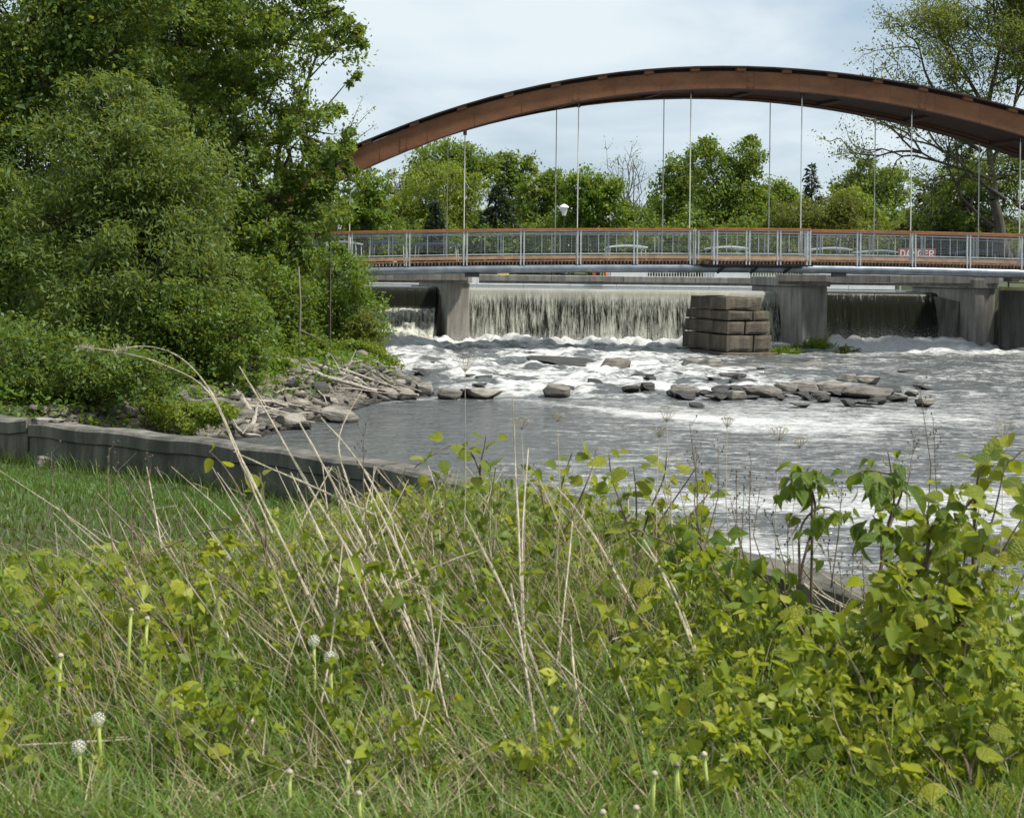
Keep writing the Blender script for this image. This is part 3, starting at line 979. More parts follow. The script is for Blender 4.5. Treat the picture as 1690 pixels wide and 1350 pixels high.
gB = 'canopied boats moored above the dam'
boat(1038, 78, 2.2, M['white'], 'white canopied boat seen past the plain rails short of the lookout', gB)
boat(1208, 78, 2.1, M['white'], 'white canopied boat framed by the lookout railing', gB)
boat(1380, 78, 2.05, M['white'], 'white canopied boat standing two boats from the DANGER sign', gB)
boat(1460, 80, 1.8, M['white'], 'white canopied boat directly beside the DANGER sign', gB, 2.2)
boat(636, 78, 2.05, M['blue'], 'boat under a dark blue canopy, next to the grey canopied boat', gB, 2.35)
boat(718, 79, 2.5, M['blue'], 'boat under a wide blue canopy, nearest the dam pier by the bushes', gB, 2.3)
boat(560, 77, 1.8, M['grey'], 'boat under a pale grey canopy half hidden by the bush', gB, 2.3)
boat(1643, 80, 2.6, M['blue'], 'boat with a blue canopy beyond the end of the dam', gB, 2.25)

dk = thing('floating_dock', 'long pale dock with a white picket rail behind the service walkway', 'dock', (4, 74, 2.6))
for i in range(15):
    MB().box((-15 + 2.4 * i, 73.4, 2.62), (1.19, .7, .13)).build('dock_section', M['grey'], dk)
    MB().box((-15 + 2.4 * i, 72.68, 2.70), (1.19, .02, .20)).build('fascia_board', M['white'], dk)
pk = MB()
for i in range(74):
    pk.box((4.6 + .14 * i, 72.75, 3.12), (.018, .015, .22))
pk.build('picket_infill', M['white'], dk, kind='stuff')
MB().box((9.7, 72.75, 3.35), (5.2, .03, .03)).build('top_rail', M['white'], dk)
lr = thing('life_ring', 'orange life ring hanging on the white dock rail', 'life ring', W(990, 454, 72.6))
c0, mb = W(990, 454, 72.6), MB()
mb.tube([c0 + Vector((.31 * math.cos(a), 0, .31 * math.sin(a))) for a in [i * math.pi / 10 for i in range(21)]], .09, 8, False)
mb.build('ring', M['orange'], lr, smooth=True)
for a in (0.8, 2.3, 3.9, 5.5):
    q = c0 + Vector((.31 * math.cos(a), 0, .31 * math.sin(a)))
    MB().box(q, (.10, .10, .03)).build('band', M['white'], lr)
yb = thing('jerry_can', 'yellow canister standing on the dock behind the walkway', 'canister', W(830, 456, 73.0))
c0 = W(830, 456, 73.0)
bevel(MB().box(c0, (.30, .14, .22)).build('can_body', M['yellow'], yb), .05, 2)
MB().tube([c0 + Vector((-.2, 0, .22)), c0 + Vector((-.12, 0, .30)), c0 + Vector((.12, 0, .30)), c0 + Vector((.2, 0, .22))], .025, 6).build('handle', M['yellow'], yb)

# DANGER board
dg = W(1513.5, 418.5, 70)
so = thing('danger_sign', 'faded red board reading DANGER in white capitals above the lake', 'sign', (dg.x, dg.y, 2.5))
MB().box(dg, (.93, .025, .25)).build('board', M['red'], so)
for s_ in (-.8, .8):
    MB().box((dg.x + s_, dg.y + .06, (dg.z + 1.5) / 2), (.04, .03, (dg.z - 1.5) / 2 + .1)).build('sign_post', M['galv'], so)
GL = {  # letters as strokes on a 0..1 by 0..1.4 field: polygons of quads
    'D': [((0, 0), (.24, 0), (.24, 1.4), (0, 1.4)), ((.24, 1.18), (.62, 1.18), (.72, 1.4), (.24, 1.4)), ((.24, 0), (.72, 0), (.62, .22), (.24, .22)), ((.62, 1.18), (.78, .95), (1, 1.1), (.72, 1.4)), ((.78, .95), (.78, .45), (1, .3), (1, 1.1)), ((.62, .22), (.72, 0), (1, .3), (.78, .45))],
    'A': [((0, 0), (.25, 0), (.62, 1.4), (.38, 1.4)), ((.75, 0), (1, 0), (.62, 1.4), (.40, 1.4)), ((.25, .32), (.75, .32), (.70, .52), (.30, .52))],
    'N': [((0, 0), (.24, 0), (.24, 1.4), (0, 1.4)), ((.76, 0), (1, 0), (1, 1.4), (.76, 1.4)), ((.24, 1.4), (.02, 1.38), (.76, 0), (.98, .02))],
    'G': [((.0, .3), (.24, .42), (.24, .98), (0, 1.1)), ((0, 1.1), (.24, .98), (.40, 1.18), (.28, 1.4)), ((.28, 1.4), (.40, 1.18), (.66, 1.18), (.74, 1.4)), ((.74, 1.4), (.66, 1.18), (.76, .98), (1, 1.08)), ((0, .3), (.28, 0), (.40, .22), (.24, .42)), ((.28, 0), (.76, 0), (.66, .22), (.40, .22)), ((.76, 0), (1, .2), (1, .72), (.76, .72)), ((.5, .52), (.76, .52), (.76, .72), (.5, .72))],
    'E': [((0, 0), (.24, 0), (.24, 1.4), (0, 1.4)), ((.24, 1.18), (.95, 1.18), (.95, 1.4), (.24, 1.4)), ((.24, .60), (.85, .60), (.85, .82), (.24, .82)), ((.24, 0), (.98, 0), (.98, .22), (.24, .22))],
    'R': [((0, 0), (.24, 0), (.24, 1.4), (0, 1.4)), ((.24, 1.18), (.66, 1.18), (.74, 1.4), (.24, 1.4)), ((.24, .55), (.74, .55), (.66, .77), (.24, .77)), ((.66, 1.18), (.76, 1.06), (1, 1.14), (.74, 1.4)), ((.76, .88), (1, .8), (1, 1.14), (.76, 1.06)), ((.66, .77), (.74, .55), (1, .8), (.76, .88)), ((.44, .55), (.70, .55), (1, 0), (.74, 0))]}
for i, ch in enumerate('DANGER'):
    mb = MB()
    for q in GL[ch]:
        P = [Vector((dg.x - .84 + i * .287 + a * .235, dg.y - .029 - .0004 * len(mb.f), dg.z - .165 + b * .235)) for a, b in q]
        mb.add(P, [(0, 1, 2, 3)])
    mb.build('letter', M['white'], so)


def lamp(px, py, d, label, scale=1.0):
    top = W(px, py, d)
    z0 = float(gh(top.x, top.y)) if d > 94 else 2.7
    o = thing('lamp_post', label, 'street lamp', (top.x, top.y, z0), 'lantern lamp posts by the lake')
    b = Vector((top.x, top.y, z0))
    H = top.z - z0
    MB().lathe(b, [(.14, 0), (.14, .5), (.09, .6), (.055, .9), (.045, H - .75 * scale), (.08, H - .70 * scale)], 10).build('pole', M['black'], o, smooth=False)
    MB().lathe(b, [(.10 * scale, H - .70 * scale), (.24 * scale, H - .22 * scale)], 8).build('lantern', M['lens'], o)
    MB().lathe(b, [(.29 * scale, H - .215 * scale), (.26 * scale, H - .14 * scale), (.10 * scale, H - .03 * scale), (.03, H)], 8).build('lantern_cap', M['white'], o)


MB_dock = None
lamp(931, 337, 96, 'black lamp post with a white lantern before the bright green maple', 1.15)
lamp(1508, 347, 97, 'lamp post half hidden behind a hanger near the DANGER sign', 1.0)
lamp(560, 362, 97, 'lamp post glimpsed beside the bushes on the bank', 1.0)
tl = W(1189, 351, 128)
o = thing('street_light', 'bent arm street light in front of the tall green trees', 'street lamp', (tl.x - .9, tl.y, 3.3))
b = Vector((tl.x - .95, tl.y, 3.3))
MB().tube([b, Vector((b.x, b.y, tl.z - .5)), Vector((b.x + .25, b.y, tl.z - .1)), Vector((tl.x - .2, b.y, tl.z + .05))], [.09, .06, .05, .04], 8).build('pole', M['galv'], o)
MB().box((tl.x, tl.y, tl.z + .02), (.38, .14, .07)).build('lamp_head', M['white'], o)

# ------------------------------------------------------------------ rocks in the rapids and on the bank


def ico(sub=2):
    g = (1 + 5 ** .5) / 2
    v = [(-1, g, 0), (1, g, 0), (-1, -g, 0), (1, -g, 0), (0, -1, g), (0, 1, g), (0, -1, -g), (0, 1, -g), (g, 0, -1), (g, 0, 1), (-g, 0, -1), (-g, 0, 1)]
    f_ = [(0, 11, 5), (0, 5, 1), (0, 1, 7), (0, 7, 10), (0, 10, 11), (1, 5, 9), (5, 11, 4), (11, 10, 2), (10, 7, 6), (7, 1, 8), (3, 9, 4), (3, 4, 2), (3, 2, 6), (3, 6, 8), (3, 8, 9), (4, 9, 5), (2, 4, 11), (6, 2, 10), (8, 6, 7), (9, 8, 1)]
    v = [np.array(p) / np.linalg.norm(p) for p in v]
    for _ in range(sub):
        cache, nf = {}, []

        def mid(a, b):
            k = (min(a, b), max(a, b))
            if k not in cache:
                m_ = v[a] + v[b]
                v.append(m_ / np.linalg.norm(m_))
                cache[k] = len(v) - 1
            return cache[k]
        for a, b, c_ in f_:
            x, y, z = mid(a, b), mid(b, c_), mid(c_, a)
            nf += [(a, x, z), (b, y, x), (c_, z, y), (x, y, z)]
        f_ = nf
    return np.array(v), np.array(f_)


def rock_mesh(seed, mat, flat=0.6, cuts=7, sub=3):
    rg = np.random.default_rng(seed)
    v, f_ = ico(sub)
    v = v.copy()
    for _ in range(cuts):                  # angular: planes that cut the ball
        n_ = rg.normal(size=3)
        n_ /= np.linalg.norm(n_)
        dd = rg.uniform(.38, .74)
        over = np.maximum(0, v @ n_ - dd)
        v -= over[:, None] * n_ * .98
    for n_, dd in (((.12, -.08, 1), .34), ((-.15, .1, 1), .40), ((.05, -1, .35), .5)):   # bedded stone: flat tops, a broken front
        n_ = np.array(n_) / np.linalg.norm(n_)
        v -= np.maximum(0, v @ n_ - dd)[:, None] * n_
    v *= (1 + .14 * (fbm(v[:, 0] * 2 + seed, v[:, 1] * 2, v[:, 2] * 2, seed) - .5)
          + .05 * (fbm(v[:, 0] * 7 + seed, v[:, 1] * 7, v[:, 2] * 7, seed + 5) - .5))[:, None]
    v[:, 2] *= flat
    v -= (v.min(0) + v.max(0)) / 2
    v /= (v.max(0) - v.min(0)) / 2
    return nmesh('rock', v, f_, mat, smooth=False)


ROCKS = {k: [rock_mesh(i * 7 + j, M[k], cuts=c) for i, c in enumerate((11, 13, 15, 12))] for j, k in enumerate(('rock', 'rock_pale', 'rock_dark'))}
gR = 'rocks standing out of the rapids'
rr = random.Random(11)


def rock(px, base, w, h, kind, label=None, group=gR, deep=0.9, z=0.08, name='river_rock'):
    p = G(px, base, z)
    s_ = p.y / F
    hw, hh = w * s_ / 2, h * s_
    o = link(name, rr.choice(ROCKS[kind]), label=label or ('small dark stone in the broken shelf between the bigger rocks' if px > 1100 and base > 640 else 'low dark stone awash in the white water, upstream of the shelf of rocks'), category='rock', group=group)
    dy = max(hw * deep, .2)
    o.location = (p.x, p.y + dy * .8, z - hh * .06)
    o.scale = (hw * 1.08, dy, hh * .74)
    o.rotation_euler = (rr.uniform(-.12, .12), rr.uniform(-.12, .12), rr.uniform(-.35, .35))
    return o


for a in [
    (945, 607, 135, 14, 'rock_dark', 'long flat dark ledge that water pours over, below the wide waterfall'),
    (1018, 608, 46, 24, 'rock', 'rounded boulder at the end of the ledge that water pours over'),
    (1143, 606, 32, 20, 'rock', 'small tan rock touching the pale rock below the stone pier'),
    (1172, 608, 42, 22, 'rock_pale', 'pale pinkish rock below the stone pier'),
    (1113, 621, 28, 9, 'rock_dark', 'low black rock alone in the middle of the white water'),
    (919, 651, 42, 23, 'rock', 'lone rounded boulder in the white water by the calm pool'),
    (1043, 643, 30, 9, 'rock_dark', 'flat wet rock leaning against a small dark knob of rock'),
    (1069, 643, 24, 17, 'rock_dark', 'small dark knob of rock beside a flat wet rock'),
    (1130, 650, 46, 18, 'rock', 'grey rock at the start of the ledge of rocks'),
    (1160, 650, 26, 8, 'rock_dark', 'low dark rock squeezed between two grey ones on the ledge'),
    (1188, 653, 34, 12, 'rock_dark', 'dark low rock beside the pale rounded rock on the ledge'),
    (1216, 657, 38, 17, 'rock_pale', 'pale rounded rock at the lower lip of the ledge'),
    (1262, 652, 56, 19, 'rock', 'grey slab with thin water spilling beside it on the ledge'),
    (1300, 645, 40, 15, 'rock', 'tilted grey slab behind the ledge with white water round it'),
    (1335, 643, 54, 20, 'rock_pale', 'pale wedge of rock with a black undercut face'),
    (1381, 649, 56, 28, 'rock_pale', 'largest pale boulder in the middle of the ledge'),
    (1400, 629, 32, 17, 'rock_pale', 'pale lumpy rock upstream of the largest boulder'),
    (1436, 632, 38, 18, 'rock_pale', 'pale rounded rock next to a pale lumpy one upstream'),
    (1436, 654, 84, 22, 'rock', 'broad flat slab with a black face at the end of the ledge'),
    (1402, 667, 26, 10, 'rock_dark', 'small black rock in the flat water below the ledge'),
    (1432, 667, 36, 4, 'rock_dark', 'thin black rock barely above the flat water'),
    (1487, 658, 26, 11, 'rock_pale', 'small pale rock past the end of the ledge'),
    (1506, 651, 16, 8, 'rock', 'tiny grey rock past the end of the ledge, further upstream'),
    (1529, 667, 28, 14, 'rock_pale', 'pale rock standing alone toward the open river'),
    (1362, 660, 22, 8, 'rock_dark', None), (1333, 656, 16, 6, 'rock_dark', None), (1455, 660, 18, 6, 'rock_dark', None), (1288, 657, 16, 7, 'rock_dark', None),
    (1240, 607, 40, 9, 'rock', 'low stone ledge half submerged in front of the stone pier'),
    (1300, 606, 40, 8, 'rock', 'low rock under the grass tuft beside the stone pier'),
    (1345, 606, 55, 9, 'rock', 'low gravelly rock under the grass at the foot of the dam pier'),
    (1405, 604, 50, 8, 'rock', 'low rock under the purple brown bush by the dam pier'),
    (740, 655, 40, 19, 'rock', 'blocky rock at the head of the calm pool, nearer the bank'),
    (768, 651, 20, 12, 'rock_dark', 'small dark rock between two blocks at the head of the pool'),
    (797, 654, 62, 18, 'rock_pale', 'long pale block at the head of the calm pool'),
    (820, 598, 44, 7, 'rock_dark', None), (878, 585, 26, 6, 'rock_dark', None), (1095, 588, 30, 5, 'rock_dark', None),
    (700, 620, 36, 8, 'rock_dark', None), (1220, 632, 30, 7, 'rock_dark', None), (1180, 628, 24, 6, 'rock_dark', None), (985, 631, 26, 7, 'rock_dark', None),
]:
    rock(*a)

# rubble and driftwood on the left bank
gK = 'rocks of the bank below the bushes'
kb = random.Random(5)
bank_line = [(716, 655), (680, 655), (640, 662), (608, 663), (579, 678), (534, 686), (502, 699), (470, 708), (425, 717), (392, 722)]
for i in range(38):                        # the broken shelf of small dark stones between the big ones
    rock(kb.uniform(1110, 1500), kb.gauss(652, 6), kb.uniform(12, 40), kb.uniform(4, 9), kb.choice(('rock_dark', 'rock_dark', 'rock')))
for i in range(34):
    rock(kb.uniform(690, 1560), kb.uniform(590, 645), kb.uniform(14, 44), kb.uniform(3, 7), 'rock_dark')
for i in range(190):
    q = kb.random() * (len(bank_line) - 1)
    a, b = bank_line[int(q)], bank_line[min(int(q) + 1, len(bank_line) - 1)]
    f_ = q - int(q)
    px, py = a[0] + (b[0] - a[0]) * f_ + kb.gauss(0, 8), a[1] + (b[1] - a[1]) * f_
    up = abs(kb.gauss(0, 1)) * 22
    p = G(px, py, 0)
    g = p + Vector((-up * .035, up * .055, 0))
    g.z = float(gh(g.x, g.y))
    sz = kb.choice((.07, .09, .12, .16, .23)) * kb.uniform(.8, 1.2)
    o = link('bank_rock', kb.choice(ROCKS[kb.choice(('rock', 'rock_pale', 'rock_dark', 'rock'))]), label=('flat ' if sz < .13 else 'chunky ' if sz > .21 else '') + ('grey rock in the rubble at the water edge below the driftwood' if up < 14 else 'grey rock high in the rubble of the bank, near the bushes'), category='rock', group=gK)
    o.location = (g.x, g.y, max(g.z, -.05) + sz * .15)
    o.scale = (sz * kb.uniform(.8, 1.5), sz, sz * kb.uniform(.35, .75))
    o.rotation_euler = (kb.uniform(-.5, .5), kb.uniform(-.5, .5), kb.uniform(0, 6.28))
for px, py, w_, h_, lab in [(548, 650, 70, 20, 'big grey slab of rock sloping into the pool below the driftwood'), (640, 655, 36, 18, 'rounded bank rock under the ends of the driftwood'), (665, 655, 44, 18, 'rounded grey rock at the tip of the bank'), (700, 648, 34, 22, 'upright angular rock where the bank meets the rapids'), (558, 690, 60, 22, 'broad grey rock at the edge of the scum on the pool'), (478, 702, 66, 24, 'layered grey rock at the water edge by the low wall')]:
    o = rock(px, py, w_, h_, 'rock_pale', lab, gK, 0.9, 0.1, 'bank_rock')
    o.rotation_euler = (.25, -.3 if px == 548 else .05, kb.uniform(-.4, .4))

rg = np.random.default_rng(96)            # pebbles and broken stone filling the rubble
n = 9000
y = rg.uniform(24, 40, n)
x = np.interp(y, SY, SX) - rg.gamma(1.6, .55, n) + .45
sc_ = rg.gamma(2.0, .022, n) + .015
P = np.stack([x, y, np.maximum(gh(x, y), -.03) + sc_ * .3], -1)
iv, if_ = ico(0)
rv = iv[None] * (1 + .5 * (rg.random((n, 12, 1)) - .5)) * sc_[:, None, None] * rg.uniform(.5, 1.4, (n, 1, 3)) * [1, 1, .6]
link('bank_gravel', nmesh('bank_gravel', (P[:, None] + rv).reshape(-1, 3), (np.arange(n)[:, None, None] * 12 + if_[None]).reshape(-1, 3), M['rock']), kind='stuff')
logs = [
    ([(500, 612), (560, 628), (640, 648), (690, 652)], .085, 'long bleached driftwood trunk lying across the bank rocks to the water'),
    ([(538, 601), (600, 622), (655, 641)], .06, 'bleached log lying just above the longest driftwood trunk'),
    ([(525, 605), (562, 616), (600, 632)], .10, 'thick pale log end under the bush on the bank'),
    ([(580, 596), (566, 618), (612, 640)], .045, 'bent grey branch leaning over the driftwood pile'),
    ([(600, 610), (650, 640), (712, 640)], .035, 'thin pale branch reaching past the tip of the bank'),
    ([(595, 600), (640, 628), (700, 648)], .03, None), ([(560, 640), (600, 644), (680, 655)], .028, None),
    ([(400, 660), (450, 663), (500, 676), (545, 684)], .055, 'bleached log lying along the rubble toward the pool'),
    ([(430, 655), (480, 668), (540, 676)], .03, None), ([(395, 668), (440, 672), (505, 690)], .04, None),
    ([(440, 690), (500, 682), (560, 680), (575, 692)], .02, 'thin curved branch dipping into the calm pool'),
    ([(410, 690), (450, 676), (500, 668)], .025, None), ([(520, 640), (535, 655), (540, 672)], .03, None),
    ([(390, 640), (420, 690), (408, 712)], .09, 'grey twisted stump at the end of the driftwood'),
    ([(385, 700), (400, 716), (430, 720)], .05, None), ([(455, 650), (470, 642), (500, 640)], .03, None),
    ([(425, 676), (470, 690), (520, 697)], .03, None), ([(545, 615), (600, 640), (650, 652)], .035, None),
    ([(620, 603), (650, 606), (672, 604)], .025, None), ([(565, 601), (580, 597), (600, 595)], .03, None),
]
for pts, r_, lab in logs:
    P = []
    for i, (px, py) in enumerate(pts):
        # follow the view ray down to the bank, then float a little over the stones
        x, zz = ray(px, py)
        d = 24.0
        while d < 46 and CAMZ + zz * d > max(float(gh(x * d, d)), 0.0) + .10 + .12 * (i % 2):
            d += .1
        P.append(Vector((x * d, d, CAMZ + zz * d)))
    o = thing('driftwood', lab or 'thin bleached stick among the driftwood on the rubble bank', 'driftwood', P[0], 'driftwood on the bank')
    Q = []
    for a, b in zip(P, P[1:]):
        Q += [a + (b - a) * k / 3 + Vector((kb.gauss(0, r_ * .3), kb.gauss(0, r_ * .3), kb.gauss(0, r_ * .25))) * (k > 0) for k in range(3)]
    Q.append(P[-1])
    MB().tube(Q, [r_ * .8 * (1 - .6 * i / len(Q)) for i in range(len(Q))], 7).build('log', M['drift'], o, smooth=True)
    if r_ > .034:
        for k in range(2):
            a = Q[1 + k * 2]
            MB().tube([a, a + Vector((kb.gauss(0, .2), kb.gauss(0, .15), kb.uniform(.1, .4)))], [r_ * .4, r_ * .15], 5).build('branch_stub', M['drift'], o)

# ------------------------------------------------------------------ low wall along the lawn
kw = thing('lawn_wall', 'low old concrete wall curving between the lawn and the river', 'wall', (0, 12, 0.9))
kw_pts = []
for a in np.linspace(-16, 9, 90):
    kw_pts.append((float(a), float(wall_y(a))))
sm = [(sum(kw_pts[min(max(i + k, 0), 89)][0] for k in range(-3, 4)) / 7, sum(kw_pts[min(max(i + k, 0), 89)][1] for k in range(-3, 4)) / 7) for i in range(90)]
brk = (min(range(90), key=lambda i: abs(sm[i][0] + 5.55)))
cuts = [0, brk, brk + 16, brk + 30, brk + 44, 89]
for ci, (i0, i1) in enumerate(zip(cuts, cuts[1:])):
    rings = []
    for i in range(i0, i1 + 1):
        x, y = sm[i]
        tx, ty = sm[min(i + 1, 89)][0] - sm[max(i - 1, 0)][0], sm[min(i + 1, 89)][1] - sm[max(i - 1, 0)][1]
        l_ = math.hypot(tx, ty)
        nxx, nyy = -ty / l_, tx / l_       # towards the river
        e_ = .02 if i == i0 else (-.02 if i == i1 else 0)
        x, y = x + tx / l_ * e_, y + ty / l_ * e_
        top = 1.40 + .012 * math.sin(i * 1.7) + (.05 * max(0, 1 - abs(i - brk) / 1.5) if ci == 0 else 0)
        wv = .012 * math.sin(i * 2.3)
        rings.append([Vector((x - nxx * .13, y - nyy * .13, -.9)), Vector((x + nxx * .20, y + nyy * .20, -.9)), Vector((x + nxx * (.17 + wv), y + nyy * (.17 + wv), top - .02)), Vector((x + nxx * .14, y + nyy * .14, top)),
                      Vector((x - nxx * .11, y - nyy * .11, top)), Vector((x - nxx * (.15 + wv), y - nyy * (.15 + wv), top - .03)), Vector((x - nxx * (.15 + wv), y - nyy * (.15 + wv), top - .16)), Vector((x - nxx * .12, y - nyy * .12, top - .18))])
    MB().sweep([list(reversed(r_)) for r_ in rings]).build('wall_section', M['kerb'], kw)
ch = sm[brk]
for k in range(3):
    o = link('wall_chip', ROCKS['rock_pale'][k], label=('pale broken lump of concrete sitting in the crack of the low wall', 'small broken chip of concrete on top of the low wall', 'broken concrete piece fallen at the crack of the low wall')[k], category='rubble', group='broken pieces at the wall crack')
    o.location = (ch[0] + (.12, .3, .2)[k], ch[1] + (-.12, -.17, -.42)[k], (1.36, 1.42, .98)[k])
    o.scale = ((.17, .1, .1), (.09, .06, .035), (.1, .08, .07))[k]
lg = G(1640, 903, 0.05)
o = thing('floating_log', 'pale log floating in the river beyond the yellow green shrub', 'log', lg)
MB().tube([lg + Vector((-.1, .05, 0)), lg + Vector((.5, -.12, .05)), lg + Vector((1.2, -.35, .03)), lg + Vector((2.0, -.6, .0))], [.10, .13, .14, .12], 9).build('log', M['drift'], o, smooth=True)

# spray at the foot of the falls: droplets
rg = np.random.default_rng(8)


def spray_pts(n, x0, x1, y0, zs, ys):
    x = rg.uniform(x0, x1, n)
    w = .35 + .65 * fbm(x * .5, 0 * x, seed=61)
    return np.stack([x, y0 - np.abs(rg.normal(0, ys, n)), .12 + np.abs(rg.normal(0, 1, n)) * zs * w * 1.4], -1)


P = np.concatenate([spray_pts(50000, -2.6, 8.2, 61.5, .28, .6), spray_pts(14000, 7, 12, 61.5, .12, .3), spray_pts(42000, 13.4, 19.4, 61.3, .32, 1.5), spray_pts(60000, -8.5, -3.2, 60.2, .55, 1.5)])
s_ = rg.uniform(.004, .011, len(P))[:, None, None]
V = (P[:, None, :] + unit(rg.normal(size=(len(P), 3, 3))) * s_).reshape(-1, 3)
fi = np.arange(len(P) * 3).reshape(-1, 3)
link('spray', nmesh('spray', V, fi, M['spray']), kind='stuff')

# ------------------------------------------------------------------ trees


def unit(a):
    return a / np.maximum(np.linalg.norm(a, axis=-1, keepdims=True), 1e-9)


def leaf_cloud(P, size, rg, aspect=.55, up=.5, droop=.25, jit=.35):
    n = len(P)
    d = rg.normal(size=(n, 3))
    d[:, 2] -= droop
    d = unit(d)
    r_ = rg.normal(size=(n, 3))
    r_[:, 2] += up * 2
    w = unit(np.cross(d, r_))
    nn = np.cross(w, d)
    Lh = (size * np.clip(1 + jit * rg.normal(size=n), .45, 1.9))[:, None]
    V = np.stack([P, P + d * Lh * .45 + w * Lh * aspect * .5 + nn * Lh * .09, P + d * Lh, P + d * Lh * .45 - w * Lh * aspect * .5 + nn * Lh * .09], 1)
    return V.reshape(-1, 3), np.arange(n * 4).reshape(n, 4)


def ovate_cloud(P, size, rg, aspect=.62, up=.8, droop=.3, jit=.45, tri=.55):
    """folded pointed leaves; a share of them in threes on one stalk"""
    n = len(P)
    d = rg.normal(size=(n, 3))
    d[:, 2] -= droop
    d = unit(d)
    r_ = rg.normal(size=(n, 3))
    r_[:, 2] += up * 2
    w = unit(np.cross(d, r_))
    Lh = size * np.clip(1 + jit * rg.normal(size=n), .35, 2.2)
    k = rg.random(n) < tri
    own = np.concatenate([np.arange(n), np.where(k)[0], np.where(k)[0]])
    ang = np.concatenate([np.zeros(n), np.full(k.sum(), 1.15), np.full(k.sum(), -1.15)]) + rg.normal(0, .12, len(own))
    P, Lh = P[own], (Lh[own] * np.where(np.abs(ang) > .6, .8, 1))[:, None]
    d, w = d[own] * np.cos(ang)[:, None] + w[own] * np.sin(ang)[:, None], w[own] * np.cos(ang)[:, None] - d[own] * np.sin(ang)[:, None]
    n = len(P)
    nn = np.cross(w, d)
    nn *= np.sign(nn[:, 2:3] + 1e-6)
    W_ = Lh * aspect * .5 * rg.uniform(.7, 1.3, (n, 1))
    lift = nn * W_ * rg.uniform(-.1, .8, (n, 1))
    dip = -nn * Lh * rg.uniform(0, .5, (n, 1))
    V = np.stack([P, P + d * Lh * .18 + w * W_ * .85 + lift, P + d * Lh * .55 + w * W_ * .92 + lift + dip * .35, P + d * Lh + dip,
                  P + d * Lh * .55 - w * W_ * .92 + lift + dip * .35, P + d * Lh * .18 - w * W_ * .85 + lift], 1)
    q = np.array([(0, 1, 2, 3), (0, 3, 4, 5)])
    return V.reshape(-1, 3), (np.arange(n)[:, None, None] * 6 + q[None]).reshape(-1, 4), own


def curve_pts(a, b, k, wob, rg, sag=0.0):
    a, b = np.asarray(a, float), np.asarray(b, float)
    u = np.linspace(0, 1, k)[:, None]
    p_ = a + (b - a) * u
    l_ = np.linalg.norm(b - a)
    p_ += (rg.normal(size=(k, 3)) * wob * l_) * np.sin(u * math.pi) ** .7
    p_[:, 2] += sag * l_ * np.sin(u[:, 0] * math.pi)
    return p_


def tree(name, label, cat, base, lobes, n, size, leafm, barkm='bark', trunk=.2, seed=0, group=None, ncl=None, crad=.30, aspect=.55, shell=.45, droop=.25, flat=.75, twigs=True, lean=(0, 0), fork=None):
    """trunk, limbs to every lobe, twigs to the leaf clumps; lobes: (centre, radii)."""
    rg = np.random.default_rng(seed)
    base = np.array(base, float)
    o = thing(name, label, cat, tuple(base), group)
    Cn = np.array([l[0] for l in lobes], float)
    Rd = np.array([l[1] for l in lobes], float)
    vol = np.prod(Rd, 1) ** (2 / 3)
    ncl = ncl or max(40, n // 45)
    pick = rg.choice(len(lobes), ncl, p=vol / vol.sum())
    dr = unit(rg.normal(size=(ncl, 3)))
    rad = (shell + (1.06 - shell) * rg.random(ncl)) ** .8
    cl = Cn[pick] + dr * rad[:, None] * Rd[pick]
    gz = gh(cl[:, 0], cl[:, 1])
    cl[:, 2] = np.maximum(cl[:, 2], gz + .15 + .2 * rg.random(ncl))
    wgt = rg.gamma(1.6, 1, ncl)
    own = rg.choice(ncl, n, p=wgt / wgt.sum())
    cr = crad * Rd[pick].mean(1) * (.6 + .7 * rg.random(ncl))
    off = rg.normal(size=(n, 3)) * np.array([1, 1, flat]) * .55
    P = cl[own] + off * cr[own][:, None]
    V, Fc = leaf_cloud(P - base, size, rg, aspect, droop=droop)
    clt = rg.random(ncl)
    tint = np.clip(.55 * rg.random(n) + .45 * clt[own], 0, 1)
    link('crown', nmesh('crown', V, Fc, M[leafm], tint), o)
    top = Cn[:, 2].max()
    mid = Cn.mean(0)
    fk = np.array(fork, float) if fork is not None else base + np.array([(mid[0] - base[0]) * .45, (mid[1] - base[1]) * .45, max(.4, (Cn[:, 2].min() - base[2]) * .75)])
    mb = MB()
    tp = curve_pts(base - [0, 0, .3], fk, 6, .03, rg)
    mb.tube(tp, [trunk * (1.0 - .4 * i / 5) for i in range(6)], 9)
    limbs = []
    for c_, r_ in zip(Cn, Rd):
        lp = curve_pts(fk, c_ - (c_ - fk) * .04, 7, .05, rg, .04)
        limbs.append(lp)
        mb.tube(lp, [max(.010, trunk * .40 * (1 - .85 * i / 6)) for i in range(7)], 7)
    mb.build('trunk', M[barkm], o, smooth=True)
    if twigs:
        mb = MB()
        for q in rg.permutation(ncl)[:min(ncl, 240)]:
            lp = limbs[pick[q]]
            near = lp[np.argmin(((lp - cl[q]) ** 2).sum(1) + .15 * (lp[:, 2] > cl[q][2]))]
            mb.tube(curve_pts(near, cl[q], 5, .05, rg, .05), [trunk * .13 * (1 - .8 * i / 4) + .004 for i in range(5)], 4, False)
        mb.build('twig', M[barkm], o)
    return o


def px_lobe(px, py, d, rx, ry=None, rd=None):    # a crown lobe from its place and radii in photo pixels at depth d
    c_ = W(px, py, d)
    s_ = d / F
    ry = ry or rx
    return (tuple(c_), (rx * s_, (rd or rx) * s_, ry * s_))


def foot(px, d, z=None):
    x, _ = ray(px, 447)
    return (x * d, d, float(gh(x * d, d)) if z is None else z)


